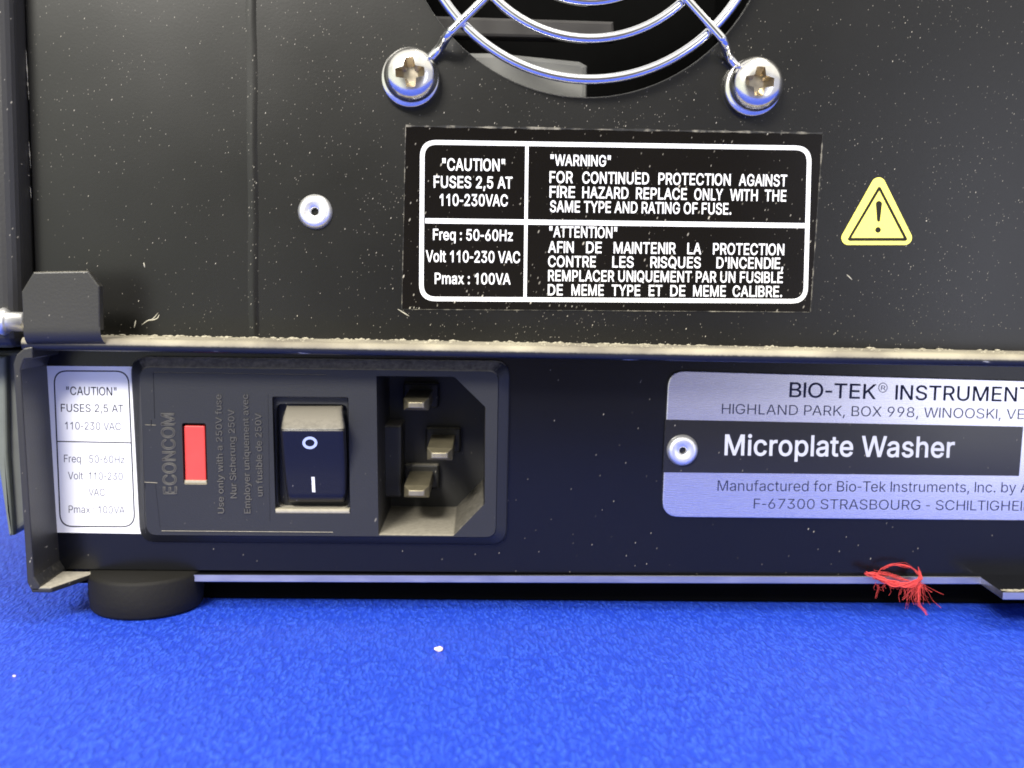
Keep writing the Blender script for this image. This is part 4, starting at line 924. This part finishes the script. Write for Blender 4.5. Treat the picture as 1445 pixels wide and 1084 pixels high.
inlet = obj('power_inlet', mb, M_plast, root)
# socket cavity
mb = MB(); YB = 17.5
def sock_at(y, s=1.0):
    c = Vector((sum(p[0] for p in rs)/len(rs), sum(p[1] for p in rs)/len(rs)))
    return [(c.x+(p[0]-c.x)*s, y, c.y+(p[1]-c.y)*s) for p in rs]
loft(mb, [sock_at(YF+.02), sock_at(YF+.6, .99), sock_at(YB, .975)])
mb.add(sock_at(YB, .975), [tuple(range(len(rs)))])
def pxbox(u0_, v0_, u1_, v1_, y0, y1, bev=.3):
    a, b_ = P(u0_, v0_, y0), P(u1_, v1_, y0)
    return box(min(a.x, b_.x), max(a.x, b_.x), y0, y1, min(a.z, b_.z), max(a.z, b_.z), bev)
mb.bm(pxbox(532, 601, 566, 702, 9, YB, .3))          # polarising rib on the left
PINS = [((576.5, 567), (597, 576.5)), ((610, 636), (631.5, 645)), ((577, 691.5), (597.5, 700.5))]
YPT = 1.5
for a, b_ in PINS:
    c = (P(*a, YPT)+P(*b_, YPT))/2
    mb.bm(box(c.x-3.0, c.x+3.0, YB-2.0, YB, c.z-2.1, c.z+2.1, .35))
obj('socket', mb, M_cavity, inlet)
for a, b_ in PINS:
    c = (P(*a, YPT)+P(*b_, YPT))/2; wx, wz = 2.0, 1.0
    yt = YPT-1.6 if b_[0] > 620 else YPT
    loops = []
    for yy, sx_, sz_ in ((YB, 1, 1), (yt+1.5, 1, 1), (yt+.15, .66, .52), (yt, .55, .42)):
        loops.append([(c.x+wx*sx_*p, yy, c.z+wz*sz_*q) for p, q in ((-1, -1), (1, -1), (1, 1), (-1, 1))])
    mb = MB(); loft(mb, loops, 0, False, True)
    bm = bmesh.new(); me = bpy.data.meshes.new('p'); me.from_pydata(mb.v, [], mb.f); bm.from_mesh(me); bmesh.ops.remove_doubles(bm, verts=bm.verts, dist=1e-4)
    bmesh.ops.recalc_face_normals(bm, faces=bm.faces); bmesh.ops.bevel(bm, geom=list(bm.edges), offset=.12, segments=2, affect='EDGES', profile=.5)
    mb = MB(); mb.bm(bm); obj('contact_pin', mb, M_pin, inlet)
# fuse drawer: fine parting lines, notches and moulded lettering
mb = MB(); yq = YF-.05
def ridge(a, b_, wd=.16, h=.10):
    A, B = P(*a, YF), P(*b_, YF); d = (B-A).normalized(); n = Vector((-d.z, 0, d.x))*wd/2
    vs = [A-n, B-n, B+n, A+n]; f = Vector((0, -h, 0))
    vs = [v+Vector((0, .02, 0)) for v in vs]+[v*1.0+f for v in (A-n*.4, B-n*.4, B+n*.4, A+n*.4)]
    mb.add(vs, [(4, 5, 6, 7), (0, 1, 5, 4), (1, 2, 6, 5), (2, 3, 7, 6), (3, 0, 4, 7)])
ridge((216, 526), (460, 529.5)); ridge((228, 749.5), (470, 751.5)); ridge((216, 526), (218, 590), .13); ridge((219, 682), (226, 745), .10, .06); ridge((205, 600), (220, 600.4)); ridge((213, 592), (213.3, 602), .2); ridge((204, 681), (222, 682), .2); ridge((204, 681), (205, 690), .13)
ridge((378, 556), (381, 735), .10, .05); ridge((201, 600), (205, 752), .10, .05)
obj('fuse_drawer', mb, M_plast, inlet)
mb = MB(); yr = YF-.02
M_emb = black('raised_plastic_lettering', (.024, .024, .024), .5, None, .02, film=.20, seed=2)
text(mb, 'ECONCOM', (249.5, 697), (246, 583.8), 18.5, yr, 0, 0, outline=.10)
obj('raised_lettering', mb, M_emb, inlet); mb = MB()
def emb(s, a, b, cap): text(mb, s, a, b, cap, yr, 0, 4, extrude=.16)
emb('Use only with a 250V fuse', (316.5, 724.5), (312.5, 557), 8.6); emb('Nur Sicherung 250V', (334.3, 703), (330.6, 578), 8.6)
emb('Employer uniquement avec', (353.7, 724.5), (350.3, 556.6), 8.6); emb('un fusible de 250V', (371, 700.5), (368.8, 583.4), 8.6)
obj('raised_lettering', mb, M_emb, inlet)
# red fuse indicator
mb = MB()
loft(mb, [[(x, YF+.03, z) for x, z in rn], [(x, YF+1.3, z) for x, z in rn]])
obj('indicator_window', mb, M_plast, inlet)
q = pp([(259.5, 600), (289.5, 600.5), (291.5, 681), (261.5, 680.5)], YF+.75)
mb = MB(); mb.bm(prism(rounded(q, .3, 3), YF+.55, YF+2, .22, 3))
lo = pp([(260, 677.5), (291.5, 678), (292.3, 683.3), (259.8, 682.8)], YF+.35)
mb.bm(prism(lo, YF+.25, YF+.9, .2, 2), 1)  # cream strip paints the lit lower edge, dust included
obj('fuse_indicator', mb, [M_red, M_cream], inlet)
# switch frame + rocker
mb = MB(); ys = YF+3.2
loft(mb, [[(x, YF+.03, z) for x, z in rw_], [(x, ys, z) for x, z in rw_]])
mb.add([(x, ys, z) for x, z in rw_], [tuple(range(len(rw_)))])
# inner frame of switch
iw = pp([(389, 571), (489, 572), (491.5, 717.5), (392, 717)], YF+.9)
ow = pp([(384.6, 560.2), (491, 561.2), (493.7, 724), (389, 723.6)], YF+.9)
n = 4; vs = [(x, YF+.9, z) for x, z in ow]+[(x, YF+.9, z) for x, z in iw]
mb.bm(plate(ow, [rounded(iw, 1.0, 4)], YF+1.4, YF+3, .1, 1))
lb = pp([(388, 718.5), (493, 719), (493.4, 725), (388.5, 724.5)], YF-.1); mb.bm(prism(lb, YF-.1, YF+1.2, .22, 2), 1)
obj('switch_frame', mb, [M_plast, M_cream], inlet)
# rocker side profile (v pixel at its own depth, y)
prof = [(573, -.9), (577, -2.6), (590, -4.7), (603, -6.1), (607.5, -6.35), (612, -6.25), (640, -4.9), (664, -3.9), (690, -3.2), (700, -2.9), (707, -2.0), (709, -.6)]
def uu(v): # left and right pixel edges
    pts = [(573, 404, 481), (590, 398, 483), (607, 395, 485.5), (650, 398, 487.5), (690, 402.5, 488), (709, 405.5, 486.5)]
    for a, b_ in zip(pts, pts[1:]):
        if v <= b_[0]: t = (v-a[0])/(b_[0]-a[0]); return a[1]+(b_[1]-a[1])*t, a[2]+(b_[2]-a[2])*t
    return pts[-1][1:]
cm = catmull([Vector((v, y, 0)) for v, y in prof], 4)
vs = []; fs = []; sect = [(0, 1.6), (0, .55), (.02, .22), (.055, .03), (.10, 0), (.90, 0), (.945, .03), (.98, .22), (1, .55), (1, 1.6)]
for c in cm:
    l_, r_ = uu(c.x); A, B = P(l_, c.x, c.y), P(r_, c.x, c.y)
    for s, d in sect: q = A.lerp(B, s); vs.append((q.x, q.y+d*1.1, q.z))
n = len(sect)
for i in range(len(cm)-1):
    for k in range(n-1): fs.append((i*n+k, i*n+k+1, (i+1)*n+k+1, (i+1)*n+k))
mb = MB(); mb.add(vs, fs, 0, True)
# printed marks on the rocker face
def face_y(v):
    for a, b_ in zip(cm, cm[1:]):
        if a.x <= v <= b_.x: t = (v-a.x)/(b_.x-a.x+1e-9); return a.y+(b_.y-a.y)*t
    return cm[-1].y
ring = []; seg = 40
for rx, rz in ((10.5, 8.8), (6.6, 5.0)):
    for i in range(seg):
        t = 2*math.pi*i/seg; v = 625+rz*math.sin(t); p = P(437.3+rx*math.cos(t), v, face_y(v)); ring.append((p.x, p.y-.06, p.z))
mb.add(ring, [(i, (i+1) % seg, seg+(i+1) % seg, seg+i) for i in range(seg)], 1)
br = []
for i in range(7):
    v = 673+21.5*i/6
    for du in (-2.2, 2.2): p = P(441.7+1.2*i/6+du, v, face_y(v)); br.append((p.x, p.y-.06, p.z))
mb.add(br, [(2*i, 2*i+1, 2*i+3, 2*i+2) for i in range(6)], 2)
rk = obj('rocker_switch', mb, [M_rock, M_blueprint, M_white], inlet)
rk.data.set_sharp_from_angle(angle=math.radians(50))

# ------------------------------------------------------------------ nameplate
YN = -.7
npx = [(943.5, 523), (1640, 543), (1628, 737), (934, 729.5)]
mb = MB(); mb.bm(prism(rounded(pp(npx, YN), 2.7, 8), YN, -.003, .12, 2))
npl = obj('nameplate', mb, M_plate, root)
mb = MB(); yk = YN-.02
q = pp([(939.6, 592.2), (1444, 602.2), (1438, 671.8), (936, 666.8)], yk); mb.bm(prism(q, yk, YN-.001))
M_band = black('black_band_print', (.010, .010, .011), .2, (1.4, .05), .003, film=.01, seed=31)
obj('black_band', mb, M_band, npl)
mb = MB()
text(mb, 'BIO-TEK', (1113.7, 560.3), (1236, 563.3), 20.8, yk, 0, 6)
text(mb, 'INSTRUMENTS, INC.', (1263.2, 564), (1434.7, 566.8), 20.5, yk, 0, 6, ref='INSTRUMEN')
text(mb, 'R', (1243.2, 550.6), (1249.2, 550.8), 6.6, yk, 0)
c_ = P(1246, 547.2, yk); line_ring([(c_.x+.72*math.cos(t), c_.z+.78*math.sin(t)) for t in [2*math.pi*i/28 for i in range(28)]], [(c_.x+.62*math.cos(t), c_.z+.68*math.sin(t)) for t in [2*math.pi*i/28 for i in range(28)]], yk, mb)
text(mb, 'HIGHLAND PARK, BOX 998, WINOOSKI, VERMONT', (1018.5, 584), (1412, 591.2), 14.4, yk, 0, -5, ref='HIGHLAND PARK, BOX 998, WINOOSKI,')
obj('lettering', mb, M_inkblue, npl); mb = MB()
text(mb, 'Manufactured for Bio-Tek Instruments, Inc. by A', (1012.5, 692.8), (1433.5, 695.2), 15, yk, 0, -5, ref='Manufactured for Bio-Tek Instruments, Inc. by')
text(mb, 'F-67300 STRASBOURG - SCHILTIGHEIM', (1063.5, 717.8), (1441.6, 721), 14.4, yk, 0, -7, ref='F-67300 STRASBOURG - SCHILTIGHEI')
obj('lettering', mb, M_inkblue, npl); mb = MB()
text(mb, 'Microplate Washer', (1022.3, 642), (1346.4, 645.5), 28.6, yk-.02, 1, 12)
M_nameprint = plain('silver_print', (.50, .51, .56), .4, var=.04)
obj('lettering', mb, [M_inkblue, M_nameprint], npl)
rivet(P(963.9, 636.3, -1.4), 2.45, YN, npl)

# ------------------------------------------------------------------ loose things
# red yarn caught on the base plate edge
mb = MB(); yy = -2.6
def thr(px, r, y0=yy, jit=.0, per=8, taper=None):
    pts = [P(u, v, y0+random.uniform(-.2, .2)) + Vector((random.uniform(-jit, jit), random.uniform(-jit, jit), random.uniform(-jit, jit))) for u, v in px]
    tube(mb, catmull(pts, per), r, 5, taper=taper)
main = [(1222, 809), (1233, 813), (1247, 819), (1262, 824), (1278, 826), (1291, 823), (1299, 816), (1297, 808)]
for i in range(80):
    sp = 1.0+1.6*random.random(); ph = random.uniform(0, 6.28)
    o = [(u+random.gauss(0, 1.2)+.8*math.cos(ph+k), v+random.gauss(0, 1.7)+1.4*math.sin(ph+k)) for k, (u, v) in enumerate(main)][random.randint(0, 3):len(main)-random.randint(0, 2)]
    thr(o, .03+.045*random.random(), yy-.7*random.random())
for i in range(9):
    o = [(u+random.gauss(0, .9), v+random.gauss(0, 1.1)) for u, v in [(1236, 812), (1244, 802), (1258, 797.5), (1275, 797.5), (1289, 802), (1295, 809)]]
    thr(o[random.randint(0, 1):], .018+.022*random.random(), -1.9)
for i in range(14):
    o = [(u+random.gauss(0, 1.6), v+random.gauss(0, 1.6)) for u, v in [(1232, 809), (1252, 811), (1268, 816), (1282, 820)]]; thr(o, .022, -2.1)
for i in range(85):
    u = random.choice([random.uniform(1236, 1290), random.uniform(1276, 1306), random.uniform(1288, 1304)]); v = 820+random.random()*6
    ln = random.expovariate(1/6.0)+3 if u < 1276 else random.expovariate(1/11.0)+5
    ln = min(ln, 34); o = [(u, v)]; dx = random.gauss(.12, .6)
    for k in range(1, 4): o.append((u+dx*ln*k/3+random.gauss(0, 1.5), v+ln*k/3+random.gauss(0, 1)))
    thr(o, .012+.012*random.random(), yy-.5*random.random(), .04, 4)
for i in range(12):
    o = [(1298+random.gauss(0, 1.5), 822), (1297+random.gauss(0, 1.8), 838), (1297+random.gauss(0, 1.2), 852), (1303+random.gauss(0, 1.1), 861), (1308+random.gauss(0, 1.2), 868)]; thr(o, .02, yy-.4)
yn = obj('yarn_scrap', mb, M_thread); yn['label'] = 'scrap of frayed red yarn caught on the lower edge of the black instrument'; yn['category'] = 'yarn'
# crumbs on the cloth
def crumb(u, v, r, label):
    d = fwd + CR*((u-CX)/F) - CU*((v-CY)/F); t = (ZT-CPOS.z)/d.z; p = CPOS+d*t
    bm = bmesh.new(); bmesh.ops.create_icosphere(bm, subdivisions=2, radius=r)
    rnd = random.Random(int(u))
    for q in bm.verts: q.co = Vector((q.co.x*1.25, q.co.y*.9, q.co.z*.7))*(1+rnd.uniform(-.2, .2))+Vector((p.x, p.y, p.z+r*.6))
    mb = MB(); mb.bm(bm); o = obj('crumb', mb, M_crumb); o['label'] = label; o['category'] = 'crumb'; o['group'] = 'crumbs on the blue cloth'
crumb(619.5, 919, .50, 'larger pale crumb lying on the blue cloth in front of the mains inlet')
crumb(20, 955, .17, 'tiny pinkish crumb on the blue cloth near its left side, left of the rubber foot')
